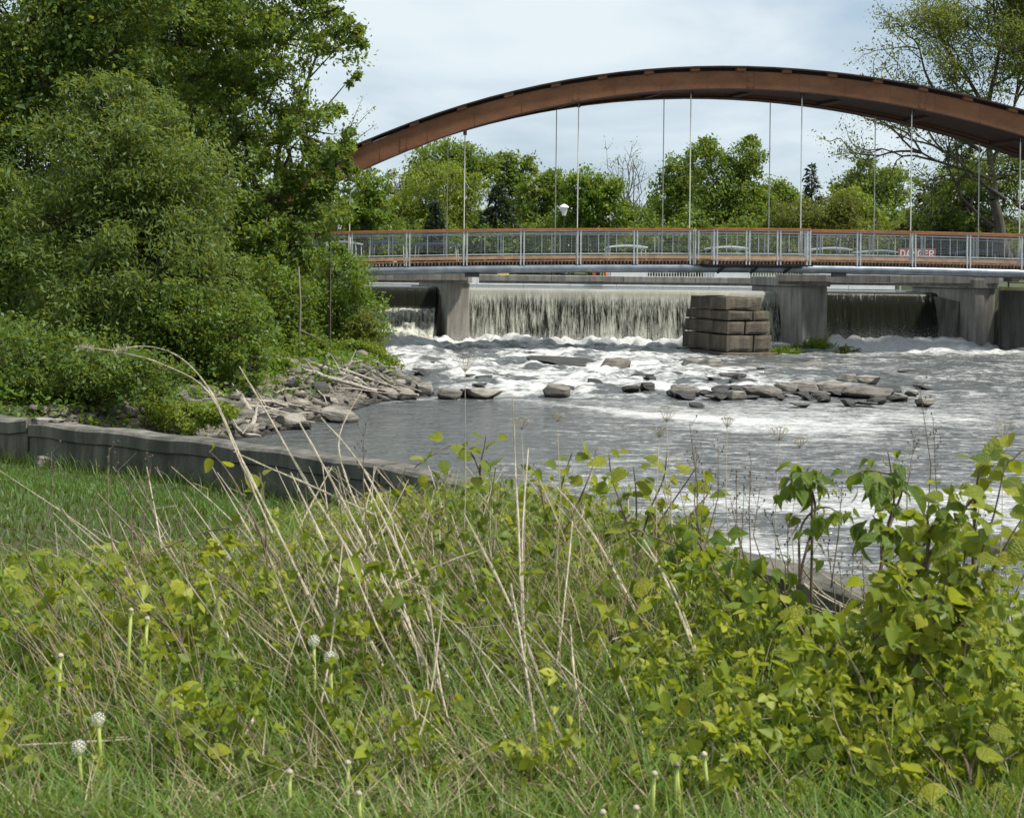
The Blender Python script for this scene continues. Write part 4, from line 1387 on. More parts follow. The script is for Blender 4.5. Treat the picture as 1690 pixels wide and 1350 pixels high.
# the big trees and bushes of the left bank
tree('maple_tree', 'tall spreading maple whose crown reaches over the end of the rusty arch', 'tree', foot(430, 41),
     [px_lobe(470, 60, 41, 125, 95), px_lobe(350, -60, 41, 160, 120), px_lobe(500, 220, 40, 85, 85), px_lobe(380, 200, 41, 120, 100), px_lobe(300, 60, 41, 120, 110),
      px_lobe(530, 330, 40, 80, 70), px_lobe(430, 340, 40, 110, 90), px_lobe(545, -40, 41, 75, 70), px_lobe(330, 330, 41, 90, 90), px_lobe(575, 130, 41, 30, 22), px_lobe(568, 60, 41, 42, 30), px_lobe(560, 270, 40, 45, 38), px_lobe(480, 410, 40, 90, 60)],
     78000, .122, 'maple', 'bark', .24, 1, ncl=1150, crad=.165, shell=.22, fork=W(420, 400, 41))
tree('ash_tree', 'dense feathery grey green tree filling the bank in front of the maple', 'tree', foot(240, 31),
     [px_lobe(200, 250, 31, 120, 110), px_lobe(280, 320, 31, 110, 110), px_lobe(150, 380, 31, 130, 110), px_lobe(260, 450, 30, 120, 100), px_lobe(160, 520, 30, 130, 90), px_lobe(330, 440, 31, 70, 80), px_lobe(170, 170, 31, 60, 60)],
     88000, .122, 'willow', 'bark', .16, 2, ncl=750, crad=.27, aspect=.32, shell=.4, droop=.6)
tree('lime_tree', 'tall dark dense tree at the edge of the bank, furthest from the bridge', 'tree', foot(20, 36),
     [px_lobe(60, 60, 36, 150, 140), px_lobe(-60, 200, 36, 150, 160), px_lobe(40, 330, 35, 120, 140), px_lobe(180, -40, 36, 130, 100), px_lobe(-80, 420, 35, 140, 140), px_lobe(60, 500, 34, 110, 110), px_lobe(190, 80, 36, 80, 80)],
     95000, .125, 'maple_dark', 'bark', .22, 3, ncl=800, crad=.25, shell=.35)
tree('back_maple', 'leafy tree standing behind the spreading maple on the bank', 'tree', foot(330, 50),
     [px_lobe(330, 250, 50, 130, 130), px_lobe(210, 180, 50, 140, 140), px_lobe(400, 420, 50, 90, 70), px_lobe(300, 430, 50, 150, 110), px_lobe(330, 60, 50, 150, 110), px_lobe(150, 60, 50, 120, 120), px_lobe(100, 400, 50, 150, 120)],
     60000, .20, 'maple_dark', 'bark', .2, 4, ncl=700, crad=.28)
bush = [
    ('bank_bush', 'rounded bush tumbling down the bank beside the left waterfall bay', 548, 46, [(555, 455, 60, 42), (585, 510, 55, 45), (600, 560, 42, 40), (540, 540, 60, 60), (520, 470, 50, 50), (612, 590, 26, 22), (565, 425, 22, 18)], 20000, .10, 'lime', 11),
    ('bank_bush', 'bush with pale silvery leaf tips hanging over the foaming water', 606, 45, [(600, 540, 26, 26), (618, 565, 22, 22), (590, 580, 26, 24)], 5000, .10, 'olive', 12),
    ('bank_bush', 'dense green bush behind the slim dead trunk on the bank', 465, 38, [(470, 500, 60, 60), (440, 560, 60, 50), (500, 560, 42, 46), (420, 480, 60, 60)], 17000, .10, 'maple', 13),
    ('bank_bush', 'wide leafy bush on the bank above the bleached driftwood', 365, 30, [(370, 540, 75, 60), (320, 590, 70, 50), (400, 600, 48, 40), (290, 520, 70, 60)], 17000, .085, 'maple', 14),
    ('bank_bush', 'shadowy bush close behind the crack in the low wall', 130, 25, [(130, 600, 90, 60), (40, 600, 90, 70), (220, 620, 80, 46), (90, 640, 80, 40)], 18000, .08, 'maple_dark', 15),
    ('bank_bush', 'low bright green bush on the point of the bank above the driftwood', 620, 42, [(610, 605, 34, 18), (640, 618, 24, 14), (590, 600, 30, 16)], 6000, .07, 'bright', 16),
    ('bank_bush', 'low yellow green bush behind the low wall near the rubble', 320, 25.5, [(310, 690, 50, 20), (360, 680, 34, 16), (270, 680, 40, 20)], 6000, .065, 'bright', 17),
    ('bank_bush', 'small light green bush at the top of the rubble bank', 440, 33, [(425, 622, 34, 22), (455, 612, 24, 18)], 4500, .075, 'lime', 18),
]
for nm, lab, px, d, lb, n, sz, mt, sd in bush:
    tree(nm, lab, 'bush', foot(px, d), [px_lobe(a, b, d + (kb.random() - .5) * 1.5, c_, e_) for a, b, c_, e_ in lb], n, sz, mt, 'bark', .06, sd, 'bushes on the bank', crad=.32)
rg = np.random.default_rng(93)
n = 260000
x, y = rg.uniform(-26, -1, n), rg.uniform(18, 64, n)
s_ = np.interp(y, SY, SX) - x
pt = fbm(x * .5, y * .5, seed=94)
ok = (s_ > np.where(y < 27, -.3, .2) + np.where(y < 27, .8, 1.6) * (pt - .35)) & (wall_y(x) < y - .4) & (rg.random(n) < np.where(s_ < 9, 1, .35))
x, y, pt = x[ok], y[ok], pt[ok]
P = np.stack([x, y, gh(x, y) + .02 + (.15 + 1.0 * sst(.45, .7, pt)) * rg.random(len(x)) ** 1.5 * .7], -1)
V, Fc = leaf_cloud(P, .10, rg, .6, up=.9, droop=.1)
link('bank_undergrowth', nmesh('bank_undergrowth', V, Fc, M['lime'], rg.random(len(P))), kind='stuff')
sl = thing('dead_trunk', 'slim bare grey trunk standing in front of the bushes', 'tree', foot(495, 36.5))
b = Vector(foot(495, 36.5))
MB().tube([b, W(494, 560, 36.5), W(496, 500, 36.5), W(493, 440, 36.6)], [.042, .036, .028, .014], 7).build('trunk', M['bark_pale'], sl, smooth=True)
MB().tube([W(495, 545, 36.5), W(520, 556, 36.4), W(540, 566, 36.3)], [.02, .012, .005], 5).build('branch', M['bark_pale'], sl)
tw = thing('twig_shoot', 'thin nearly bare shoots rising beside the end of the arch', 'tree', foot(545, 42))
b = Vector(foot(545, 42))
for k, (tx, ty) in enumerate(((618, 175), (600, 158), (585, 190), (622, 205))):
    MB().tube([b, W(545, 300, 42), W(560 + k * 5, 240, 42), W(tx, ty, 42)], [.05, .03, .015, .004], 5).build('branch', M['bark'], tw)
rg = np.random.default_rng(5)
P = np.concatenate([np.array([W(560 + k * 5 + (tx - 560 - k * 5) * u, 240 + (ty - 240) * u, 42) for u in rg.random(60)]) for k, (tx, ty) in enumerate(((618, 175), (600, 158), (585, 190), (622, 205)))]) + rg.normal(size=(240, 3)) * .06
V, Fc = leaf_cloud(P - np.array(b), .07, rg)
link('leaves', nmesh('leaves', V, Fc, M['maple'], rg.random(len(P))), tw)

# far bank
gT = 'trees on the far bank of the lake'


def far_tree(label, px, d, lobes, n, size, mt, seed, name='broadleaf_tree', **kw):
    return tree(name, label, 'tree', foot(px, d, None), [px_lobe(*(l[:2] + (d,) + l[2:])) for l in lobes], int(n * 1.35), size * 1.14, mt, kw.pop('barkm', 'bark'), kw.pop('trunk', .22), seed, gT, **kw)


far_tree('bright green tree just beyond the bush at the end of the bridge', 600, 100, [(605, 315, 34, 34), (585, 350, 40, 36), (620, 350, 30, 34)], 5200, .22, 'lime', 31)
far_tree('hazy thin leaved tree between the bright tree and the yellow willow', 652, 128, [(655, 310, 28, 26), (640, 340, 30, 30)], 2200, .22, 'twig_leaf', 32, barkm='bark_pale')
far_tree('dark green maple rising behind the yellow willow', 735, 132, [(735, 268, 55, 36), (700, 290, 40, 36), (780, 275, 42, 32), (752, 250, 30, 22)], 8000, .26, 'maple', 33)
far_tree('rounded yellow green willow behind the railing', 730, 108, [(720, 300, 52, 38), (770, 320, 36, 40), (700, 340, 50, 36), (750, 355, 56, 34), (670, 350, 34, 36)], 10500, .22, 'bright', 34, aspect=.35, droop=.9)
far_tree('two headed dark green tree above the broad spruce', 850, 134, [(830, 280, 24, 28), (862, 282, 24, 30), (845, 320, 40, 40)], 5200, .26, 'maple', 35)
far_tree('middling green tree between the spruce and the bright maple', 895, 112, [(890, 320, 36, 34), (915, 310, 26, 30), (880, 355, 40, 34)], 6000, .22, 'maple', 36)
far_tree('round bright green maple behind the white lantern lamp', 980, 102, [(965, 305, 34, 30), (1000, 320, 34, 30), (975, 340, 46, 34), (945, 350, 30, 34), (1015, 352, 26, 30)], 9500, .20, 'lime', 37)
far_tree('tall green tree with ragged upright tops left of the crown of lake trees', 1125, 112, [(1128, 290, 36, 36), (1110, 330, 34, 44), (1140, 350, 44, 44), (1150, 260, 18, 22)], 8000, .22, 'maple', 38)
far_tree('tallest dense green tree seen under the crown of the arch', 1195, 108, [(1170, 265, 36, 34), (1225, 268, 38, 34), (1200, 310, 56, 44), (1180, 350, 60, 42), (1245, 345, 40, 44), (1168, 240, 14, 16), (1240, 238, 14, 16)], 14000, .21, 'maple', 39)
far_tree('lower green tree beside the tallest dense tree', 1288, 116, [(1285, 325, 32, 28), (1300, 350, 36, 34)], 5000, .22, 'maple', 40)
far_tree('olive spreading low tree under the dark narrow spruce', 1345, 96, [(1330, 355, 54, 28), (1375, 365, 44, 24), (1300, 370, 36, 22), (1390, 340, 34, 28)], 9000, .17, 'olive', 41, aspect=.4)
far_tree('yellow green leafy tree behind the olive spreading tree', 1412, 106, [(1405, 340, 34, 28), (1425, 365, 34, 26)], 4800, .2, 'bright', 42)
far_tree('deep green broad tree between the narrow spruce and the dark conifers', 1440, 122, [(1430, 300, 38, 34), (1465, 310, 40, 36), (1400, 320, 32, 30), (1450, 345, 56, 40)], 9000, .24, 'maple', 43)
far_tree('green tree filling the gap behind the bare tree', 1062, 138, [(1060, 360, 40, 24), (1085, 350, 24, 30)], 3000, .24, 'maple', 44)
hedge = [('mid green shrub belt behind the boats by the bushes', 620, 104, [(560, 399, 60, 48), (640, 406, 60, 46), (720, 406, 60, 46)], 'maple', 51),
         ('mid green shrub belt behind the lantern lamp', 900, 104, [(820, 409, 60, 48), (900, 409, 60, 48), (990, 406, 60, 48)], 'maple', 52),
         ('mid green shrub belt behind the lookout', 1150, 105, [(1060, 406, 50, 48), (1140, 402, 60, 52), (1230, 404, 60, 50)], 'maple', 53),
         ('olive shrub belt behind the DANGER sign', 1450, 102, [(1320, 412, 60, 42), (1420, 409, 60, 46), (1520, 404, 60, 52), (1620, 404, 70, 56)], 'olive', 54)]
for lab, px, d, lb, mt, sd in hedge:
    far_tree(lab, px, d, lb, 11000, .22, mt, sd, name='shrub_belt', twigs=False, trunk=.08)


# the wood that closes the view behind them, one mass of foliage
rg = np.random.default_rng(90)
n = 60000
x = rg.uniform(-75, 95, n)
hh = 6.5 * (.55 + .75 * fbm(x * .09, 0 * x, seed=92)) * rg.random(n) ** .6
P = np.stack([x, 150 + rg.uniform(0, 14, n), 3.4 + hh], -1)
V, Fc = leaf_cloud(P, .55, rg, .6)
link('distant_woods', nmesh('distant_woods', V, Fc, M['maple_dark'], rg.random(n)), kind='stuff')


def bare_tree(label, px, d, top, spread, seed):
    rg = np.random.default_rng(seed)
    b = np.array(foot(px, d))
    o = thing('bare_tree', label, 'tree', tuple(b), gT)
    H = W(px, top, d).z - b[2]
    mb, tips = MB(), []
    mb.tube(curve_pts(b, b + [0, 0, H * .35], 4, .02, rg), [.22, .2, .18, .15], 7)
    for k in range(16):
        a = rg.uniform(0, 6.28)
        e_ = b + [math.cos(a) * spread * rg.uniform(.2, 1), math.sin(a) * spread * .6, H * rg.uniform(.75, 1.0)]
        lp = curve_pts(b + [0, 0, H * rg.uniform(.2, .4)], e_, 6, .05, rg)
        mb.tube(lp, [.09, .07, .055, .04, .03, .012], 5, False)
        for q in range(7):
            s_ = lp[rg.integers(2, 6)]
            t_ = s_ + rg.normal(size=3) * [.5, .5, .3] + [0, 0, .6]
            mb.tube([s_, (s_ + t_) / 2 + rg.normal(size=3) * .05, t_], [.025, .018, .008], 4, False)
            tips.append(t_)
    mb.build('trunk', M['bark'], o)
    tips = np.array(tips)
    P = np.repeat(tips, 6, 0) + rg.normal(size=(len(tips) * 6, 3)) * .25
    V, Fc = leaf_cloud(P - b, .13, rg)
    link('crown', nmesh('crown', V, Fc, M['twig_leaf'], rg.random(len(P))), o)


bare_tree('thin bare twiggy tree with a few buds behind the bright maple', 1032, 128, 242, 2.0, 5)
bare_tree('smaller bare twiggy tree beside the hazy thin tree', 668, 130, 286, 1.5, 6)


def spruce(label, px, d, top, hw, seed, name='spruce_tree', n_w=26, base_py=None):
    rg = np.random.default_rng(seed)
    b = np.array(foot(px, d))
    o = thing(name, label, 'tree', tuple(b), gT)
    H = W(px, top, d).z - b[2]
    rad = hw * d / F
    mb = MB()
    mb.tube([b, b + [0, 0, H * .6], b + [0, 0, H]], [.22, .12, .02], 7)
    mb.build('trunk', M['bark'], o)
    P, D = [], []
    for i in range(n_w):
        u = (i + .5) / n_w
        z = H * (.06 + .93 * u)
        rl = rad * (1 - u) ** .75 * rg.uniform(.85, 1.1) + .12
        for k in range(int(7 + 7 * (1 - u))):
            a = rg.uniform(0, 6.28)
            ln = rl * rg.uniform(.65, 1.12)
            m_ = max(8, int(ln * 22))
            s_ = np.sqrt(rg.random(m_)) * ln
            pts = np.stack([np.cos(a) * s_, np.sin(a) * s_, z + .25 * s_ * (1 - s_ / max(ln, .1)) - .28 * s_], -1)
            pts += rg.normal(size=(m_, 3)) * [.10, .10, .06] * (.4 + s_[:, None])
            P.append(pts)
            D.append(np.repeat([[math.cos(a), math.sin(a), -.25]], m_, 0))
    P, D = np.concatenate(P), np.concatenate(D)
    n = len(P)
    d_ = unit(D + rg.normal(size=(n, 3)) * .55)
    w = unit(np.cross(d_, rg.normal(size=(n, 3)) + [0, 0, 1.5]))
    Lh = (.36 * (.6 + .7 * rg.random(n)))[:, None]
    V = np.stack([P, P + d_ * Lh * .5 + w * Lh * .22, P + d_ * Lh, P + d_ * Lh * .5 - w * Lh * .22], 1).reshape(-1, 3)
    link('crown', nmesh('crown', V, np.arange(n * 4).reshape(n, 4), M['needle'], rg.random(n)), o)


spruce('broad dark spruce behind the railing between the willow and the lamp', 822, 104, 300, 58, 1)
spruce('small dark spruce in front of the yellow willow', 716, 100, 330, 26, 2)
spruce('narrow dark spruce standing alone against the sky', 1338, 124, 268, 34, 3)
spruce('dark conifer below the sparse limbs of the great tree', 1585, 92, 225, 100, 4, n_w=30)
spruce('dark conifer at the edge of the far bank behind the DANGER sign', 1530, 98, 300, 70, 7, n_w=24)


# the great sparse tree above the arch
def great_tree():
    rg = np.random.default_rng(21)
    d = 80
    b = np.array(foot(1668, d))
    o = thing('great_tree', 'very tall sparse tree with dark limbs and small young leaves above the arch', 'tree', tuple(b))
    mb, tips = MB(), []

    def grow(p_, dr, r_, ln, lev):
        k = 5
        pts = [p_]
        q, dd = p_.copy(), dr.copy()
        for i in range(k):
            dd = unit(dd + rg.normal(size=3) * (.09 + .035 * lev) + np.array([0, 0, .05]))
            q = q + dd * ln / k
            pts.append(q.copy())
        mb.tube(pts, [r_ * (1 - .55 * i / k) for i in range(k + 1)], 7 if lev < 2 else 4, False)
        if lev >= 2:
            tips.extend(pts[2:])
        if lev >= 5:
            return
        for c_ in range((3, 4, 4, 3, 3)[lev]):
            i = rg.integers(2, k + 1) if c_ else k
            side = rg.normal(size=3)
            side = unit(side - dd * (side @ dd))
            ang = rg.uniform(.35, .95) if c_ else rg.uniform(.1, .4)
            nd = unit(dd * math.cos(ang) + side * math.sin(ang) + np.array([-.10, 0, -.04 * lev]))
            grow(pts[i], nd, r_ * (.55 if c_ else .62), ln * rg.uniform(.62, .82), lev + 1)
    for (tx, ty, r_) in ((1640, 150, .25), (1745, 120, .26)):
        fk = np.array(W(tx, 330, d))
        mb.tube(curve_pts(b, fk, 5, .02, rg), [.38, .35, .32, .29, .26], 9, False)
        grow(fk, unit(np.array(W(tx - 10, ty, d)) - fk), r_, 5.2, 0)
    # a long low limb reaching out over the railing side
    for (ax, ay, ex, ey) in ((1660, 330, 1490, 250), (1660, 380, 1500, 330), (1640, 300, 1470, 205), (1620, 250, 1460, 130)):
        a0, e0 = np.array(W(ax, ay, d)), np.array(W(ex, ey, d - 2))
        grow(a0, unit(e0 - a0), .13, np.linalg.norm(e0 - a0) * .62, 2)
    mb.build('trunk', M['bark'], o, smooth=True)
    tips_ = np.array(tips)
    P = np.repeat(tips_, 11, 0)
    P = P + rg.normal(size=P.shape) * [.34, .34, .2]
    V, Fc = leaf_cloud(P - b, .15, rg, .5)
    link('crown', nmesh('crown', V, Fc, M['twig_leaf'], rg.random(len(P))), o)
    print('great tree', len(tips_), len(mb.v))


great_tree()
tree('dark_tree', 'dark leafy tree under the arch at the far end of the bridge', 'tree', foot(1650, 88),
     [px_lobe(1640, 290, 88, 60, 50), px_lobe(1600, 340, 88, 60, 40), px_lobe(1680, 340, 88, 60, 60), px_lobe(1560, 300, 88, 50, 34), px_lobe(1530, 350, 88, 46, 30), px_lobe(1690, 240, 88, 50, 50)],
     13000, .17, 'maple_dark', 'bark', .3, 61, crad=.25)

# plants growing on the stones by the piers
for lab, px, py, d, lb, n, sz, mt, nm in [
    ('green grassy tuft at the foot of the dam pier behind the stone pier', 1345, 590, 58, [(1345, 582, 30, 15), (1322, 588, 20, 12), (1362, 590, 16, 12)], 5000, .20, 'lime', 'grass_tuft'),
    ('low green tuft against the stone pier', 1290, 592, 54, [(1288, 588, 16, 11), (1304, 592, 16, 9)], 3000, .17, 'lime', 'grass_tuft'),
    ('purple brown bush on the stones by the dam pier', 1400, 594, 56, [(1398, 586, 22, 13), (1412, 588, 14, 12)], 900, .12, 'olive', 'small_bush'),
    ('green weeds growing out of the top of the stone pier', 1236, 512, 54.2, [(1234, 507, 12, 8), (1248, 510, 8, 5)], 700, .08, 'bright', 'pier_weed')]:
    bz = W(px, py, d)
    tree(nm, lab, 'plant', tuple(bz), [px_lobe(a, b, d, c_, e_) for a, b, c_, e_ in lb], n, sz, mt, 'stem', .015, px, None, aspect=.2 if 'tuft' in nm else .5, crad=.4, droop=-1.0 if 'tuft' in nm else .2, ncl=60)

# ------------------------------------------------------------------ weeds of the near bank


def top_ok(P, slack=0):                    # height of the weeds along the bank, from their outline against the river
    d = np.maximum(P[:, 1], .5)
    px = CX + F * P[:, 0] / d
    py = CY - F * (P[:, 2] - CAMZ) / d + TH * (px - CX)
    lim = np.interp(px, [0, 300, 420, 500, 600, 690, 760, 850, 1000, 1120, 1180, 1230, 1290, 1400, 1440, 1480, 1560, 1690],
                    [905, 890, 862, 835, 815, 800, 775, 765, 755, 775, 850, 895, 975, 1010, 985, 850, 800, 770])
    wob = 70 * (fbm(P[:, 0] * 2.3, P[:, 1] * 2.3, seed=99) - .42) + 14 * np.sin(P[:, 0] * 57) ** 3
    return py > lim + slack + np.maximum(wob, -25) * (px < 1180)


def hf(d):                                 # shorter where the bank is trodden, near the viewer
    return np.clip(.36 + .24 * (d - 3.5), .36, 1.05)


def blades(P, h, lean, w, rg, bend=.5, segs=3):
    n = len(P)
    a = rg.uniform(0, 6.28, n)
    ld = np.stack([np.cos(a), np.sin(a), 0 * a], -1) * lean[:, None]
    wd = np.stack([-np.sin(a + rg.normal(0, .8, n)), np.cos(a + rg.normal(0, .8, n)), 0 * a], -1)
    rows = []
    for i in range(segs + 1):
        u = i / segs
        c_ = P + ld * (h * (u ** (1 + bend)))[:, None]
        c_[:, 2] += h * (u - .35 * lean * u * u)
        ww = (w * (1 - u) ** .6 * .5 + .0004)[:, None]
        rows += [c_ - wd * ww, c_ + wd * ww]
    V = np.stack(rows, 1)
    k = 2 * (segs + 1)
    q = np.array([(2 * i, 2 * i + 1, 2 * i + 3, 2 * i + 2) for i in range(segs)])
    return V.reshape(-1, 3), (np.arange(n)[:, None, None] * k + q[None]).reshape(-1, 4), V[:, -1], segs


def near_points(n, d0, d1, rg, pw=1.0, xr=(-.44, .42), wall=.25):
    d = d0 + (d1 - d0) * rg.random(n) ** pw
    x = rg.uniform(xr[0], xr[1], n) * d + rg.uniform(-.3, .3, n)
    ok = (wall_y(x) - d) > wall
    x, d = x[ok], d[ok]
    return np.stack([x, d, gh(x, d)], -1)


def grass(name, n, d0, d1, hr, wr_, leanr, mt, seed, pw=1.3, xr=(-.44, .42), cut=True, patch=None, wall=.25, segs=3):
    rg = np.random.default_rng(seed)
    P = near_points(n, d0, d1, rg, pw, xr, wall)
    if patch:
        P = P[fbm(P[:, 0] * patch[0], P[:, 1] * patch[0], seed=seed) > patch[1]]
    m_ = len(P)
    h = rg.uniform(hr[0], hr[1], m_) * (.6 + .8 * fbm(P[:, 0] * .8, P[:, 1] * .8, seed=seed + 2)) * np.maximum(hf(P[:, 1]), (.44 if mt == 'grass' else .4))
    V, Fc, tip, sg = blades(P, h, rg.uniform(leanr[0], leanr[1], m_), rg.uniform(wr_[0], wr_[1], m_), rg, segs=segs)
    if cut:
        keep = top_ok(tip)
        V = V.reshape(m_, -1, 3)[keep].reshape(-1, 3)
        m_ = int(keep.sum())
        k = 2 * (sg + 1)
        q = np.array([(2 * i, 2 * i + 1, 2 * i + 3, 2 * i + 2) for i in range(sg)])
        Fc = (np.arange(m_)[:, None, None] * k + q[None]).reshape(-1, 4)
    return link(name, nmesh(name, V, Fc, M[mt], np.repeat(rg.random(m_), sg)), kind='stuff')


grass('long_grass', 42000, 3.55, 9.5, (.26, .66), (.005, .012), (.3, 1.0), 'grass', 71, 1.6, segs=4)
grass('short_grass', 30000, 3.5, 12, (.08, .25), (.004, .008), (.1, .7), 'grass', 72, 1.2)
grass('dry_grass', 17000, 3.6, 9.5, (.25, .75), (.0025, .006), (.3, 1.25), 'dry', 73, 1.35, patch=(.9, .40))
rg = np.random.default_rng(75)            # dead stems past counting, combed over by the winter
P = near_points(3700, 3.85, 7.2, rg, 1.1, (-.42, .40))
q = P[:, 0] / P[:, 1]
P = P[(rg.random(len(P)) < np.where(q < .11, 1, .35)) & (fbm(P[:, 0] * .9, P[:, 1] * .9, seed=76) > .34)]
n = len(P)
hh = rg.uniform(.28, .95, n) * np.clip(hf(P[:, 1]) * 1.25, .5, 1)
ang = rg.normal(2.5, .55, n) * np.where(rg.random(n) < .15, -1, 1)
ln = rg.uniform(.35, 1.25, n)
D = np.stack([np.cos(ang) * ln, np.sin(ang) * ln * .6, np.ones(n)], -1)
D = unit(D)
rows = []
for i, u in enumerate((0, .35, .7, 1)):
    c_ = P + D * (hh * u)[:, None] + np.array([0, 0, -1]) * (.22 * hh * u * u * ln)[:, None] + rg.normal(0, .008, (n, 3)) * (i > 0)
    for k in range(3):
        a = k * 2.1
        rr_ = (.0021 * (1 - .6 * u) * rg.uniform(.7, 1.4, n))[:, None]
        rows.append(c_ + np.array([math.cos(a), math.sin(a) * .7, math.sin(a) * .7]) * rr_)
V = np.stack(rows, 1)
ok = top_ok(V[:, -1], -30)
V = V[ok]
q = np.array([(i * 3 + k, i * 3 + (k + 1) % 3, i * 3 + 3 + (k + 1) % 3, i * 3 + 3 + k) for i in range(3) for k in range(3)])
link('dead_stems', nmesh('dead_stems', V.reshape(-1, 3), (np.arange(len(V))[:, None, None] * 12 + q[None]).reshape(-1, 4), M['dry'], np.repeat(rg.random(len(V)), 9)), kind='stuff')
# lawn below the wall
rg = np.random.default_rng(74)
P = np.stack([rg.uniform(-8.5, 1.5, 150000), rg.uniform(6.5, 19, 150000), np.zeros(150000)], -1)
dw = wall_y(P[:, 0]) - P[:, 1]
P = P[(dw > .12) & (dw < 9.5) & (P[:, 0] > -.46 * P[:, 1])]
P[:, 2] = gh(P[:, 0], P[:, 1])
n = len(P)
fr_ = 1 + 4.0 * rg.random(n) * (rg.random(n) < .30) * (wall_y(P[:, 0]) - P[:, 1] < .55)
V, Fc, tip, sg = blades(P, rg.uniform(.035, .08, n) * fr_, rg.uniform(.2, .9, n), rg.uniform(.006, .012, n), rg, segs=2)
link('lawn', nmesh('lawn', V, Fc, M['lawn'], np.repeat(rg.random(n), 2)), kind='stuff')


def weed_cover(name, n, d0, d1, size, zmax, mt, seed, pw=1.3, patch=.42, aspect=.62, xr=(-.44, .42), low=True, thin=True):
    rg = np.random.default_rng(seed)
    ns = n // 14
    S = near_points(ns, d0, d1, rg, pw, xr)
    S = S[fbm(S[:, 0] * 1.1, S[:, 1] * 1.1, seed=seed) > patch]
    if thin:                               # the straw thicket leaves less room for leaves
        q = S[:, 0] / S[:, 1]
        S = S[rg.random(len(S)) > np.where(q < .10, np.where(S[:, 1] < 5.6, .62, .25), 0)]
    ns = len(S)
    hs = zmax * rg.uniform(.35, 1.0, ns) * (.55 + .9 * fbm(S[:, 0] * .7, S[:, 1] * .7, seed=seed + 4))
    if low:
        hs = hs * hf(S[:, 1])
    ln = rg.normal(0, .22, (ns, 2))
    u = rg.random((ns, 14)) ** .7
    P = np.repeat(S, 14, 0)
    uu = u.ravel()
    P[:, 0] += np.repeat(ln[:, 0] * hs, 14) * uu
    P[:, 1] += np.repeat(ln[:, 1] * hs, 14) * uu
    P[:, 2] += np.repeat(hs, 14) * uu + .03
    tops = S + np.stack([ln[:, 0] * hs, ln[:, 1] * hs, hs], -1)
    P += rg.normal(size=P.shape) * .026
    P = P[top_ok(P, 12)]
    V, Fc, own = ovate_cloud(P, size, rg, aspect, up=.8, droop=.35)
    patch_ = fbm(P[:, 0] * 1.7, P[:, 1] * 1.7, seed=seed + 8)
    tv = np.clip(.5 * rg.random(len(P)) + 1.3 * (patch_ - .5) + .28, 0, 1)
    link(name, nmesh(name, V, Fc, M[mt], np.repeat(tv[own], 2)), kind='stuff')
    ok = top_ok(tops, 12)
    S, tops = S[ok], tops[ok]
    wv = rg.normal(size=(len(S), 3)) * [1, 1, .1]
    wv = unit(wv) * .0016
    V = np.stack([S - wv, S + wv, tops + wv * .5, tops - wv * .5], 1).reshape(-1, 3)
    link(name.replace('leaves', 'stems'), nmesh('weed_stems', V, np.arange(len(V)).reshape(-1, 4), M['green_stem']), kind='stuff')


weed_cover('weed_leaves', 24000, 3.95, 10, .036, .75, 'weed', 81)
weed_cover('clover_leaves', 15000, 3.8, 9, .026, .40, 'lime', 82, 1.5, .40)
weed_cover('upper_weed_leaves', 6500, 4.8, 8.5, .042, 1.0, 'weed', 83, 1.0, .46)
weed_cover('thicket_leaves', 3600, 4.1, 6.6, .040, 1.0, 'weed', 84, 1.0, .44, .7, (.22, .44), False, False)


# leaves that can be picked apart one by one
def leaf_mesh(name, prof, fold, droop, mt, curl=0.0):
    """prof: (t, half width) along the midrib"""
    v, f_ = [], []
    for t_, w_ in prof:
        z = -droop * max(t_, 0) ** 2
        v += [(-w_, t_, z + fold * w_ - curl * w_ * w_), (0, t_, z), (w_, t_, z + fold * w_ - curl * w_ * w_)]
    for i in range(len(prof) - 1):
        a = i * 3
        f_ += [(a, a + 1, a + 4, a + 3), (a + 1, a + 2, a + 5, a + 4)]
    return nmesh(name, np.array(v), np.array(f_), mt, smooth=True)


GRAPE = [leaf_mesh('vine_leaf', [(-.16, .16), (-.10, .34), (.05, .43), (.2, .50), (.32, .40), (.45, .43), (.58, .30), (.75, .20), (1, .01)], .25, .22, M['vine'], .5),
         leaf_mesh('vine_leaf', [(-.14, .13), (-.08, .30), (.08, .45), (.25, .47), (.40, .44), (.52, .32), (.64, .30), (.8, .16), (1, .01)], .10, .45, M['vine'], .9),
         leaf_mesh('vine_leaf', [(-.12, .15), (0, .36), (.2, .44), (.45, .40), (.7, .26), (.88, .11), (1, .01)], .5, .15, M['vine'])]
OVATE = [leaf_mesh('sapling_leaf', [(0, .01), (.1, .12), (.25, .24), (.42, .28), (.6, .24), (.78, .14), (.9, .06), (1, .004)], .35, .35, M['sapling']),
         leaf_mesh('sapling_leaf', [(0, .01), (.12, .13), (.3, .23), (.5, .25), (.7, .18), (.87, .08), (1, .004)], .2, .6, M['sapling'], .5),
         leaf_mesh('sapling_leaf', [(0, .01), (.1, .15), (.3, .30), (.5, .28), (.72, .16), (1, .005)], .5, .2, M['sapling'])]


def put_leaf(root, me, at, dr, nrm, size):
    y = Vector(dr).normalized()
    x = y.cross(Vector(nrm)).normalized()
    z = x.cross(y)
    o = bpy.data.objects.new('leaf', me)
    COL.objects.link(o)
    o.parent = root
    m_ = Matrix((x, y, z)).transposed().to_4x4()
    m_ = Matrix.Translation(Vector(at) - ORG[root.name]) @ m_ @ Matrix.Diagonal((size, size, size, 1))
    o.matrix_local = m_
    return o


NL = [0]


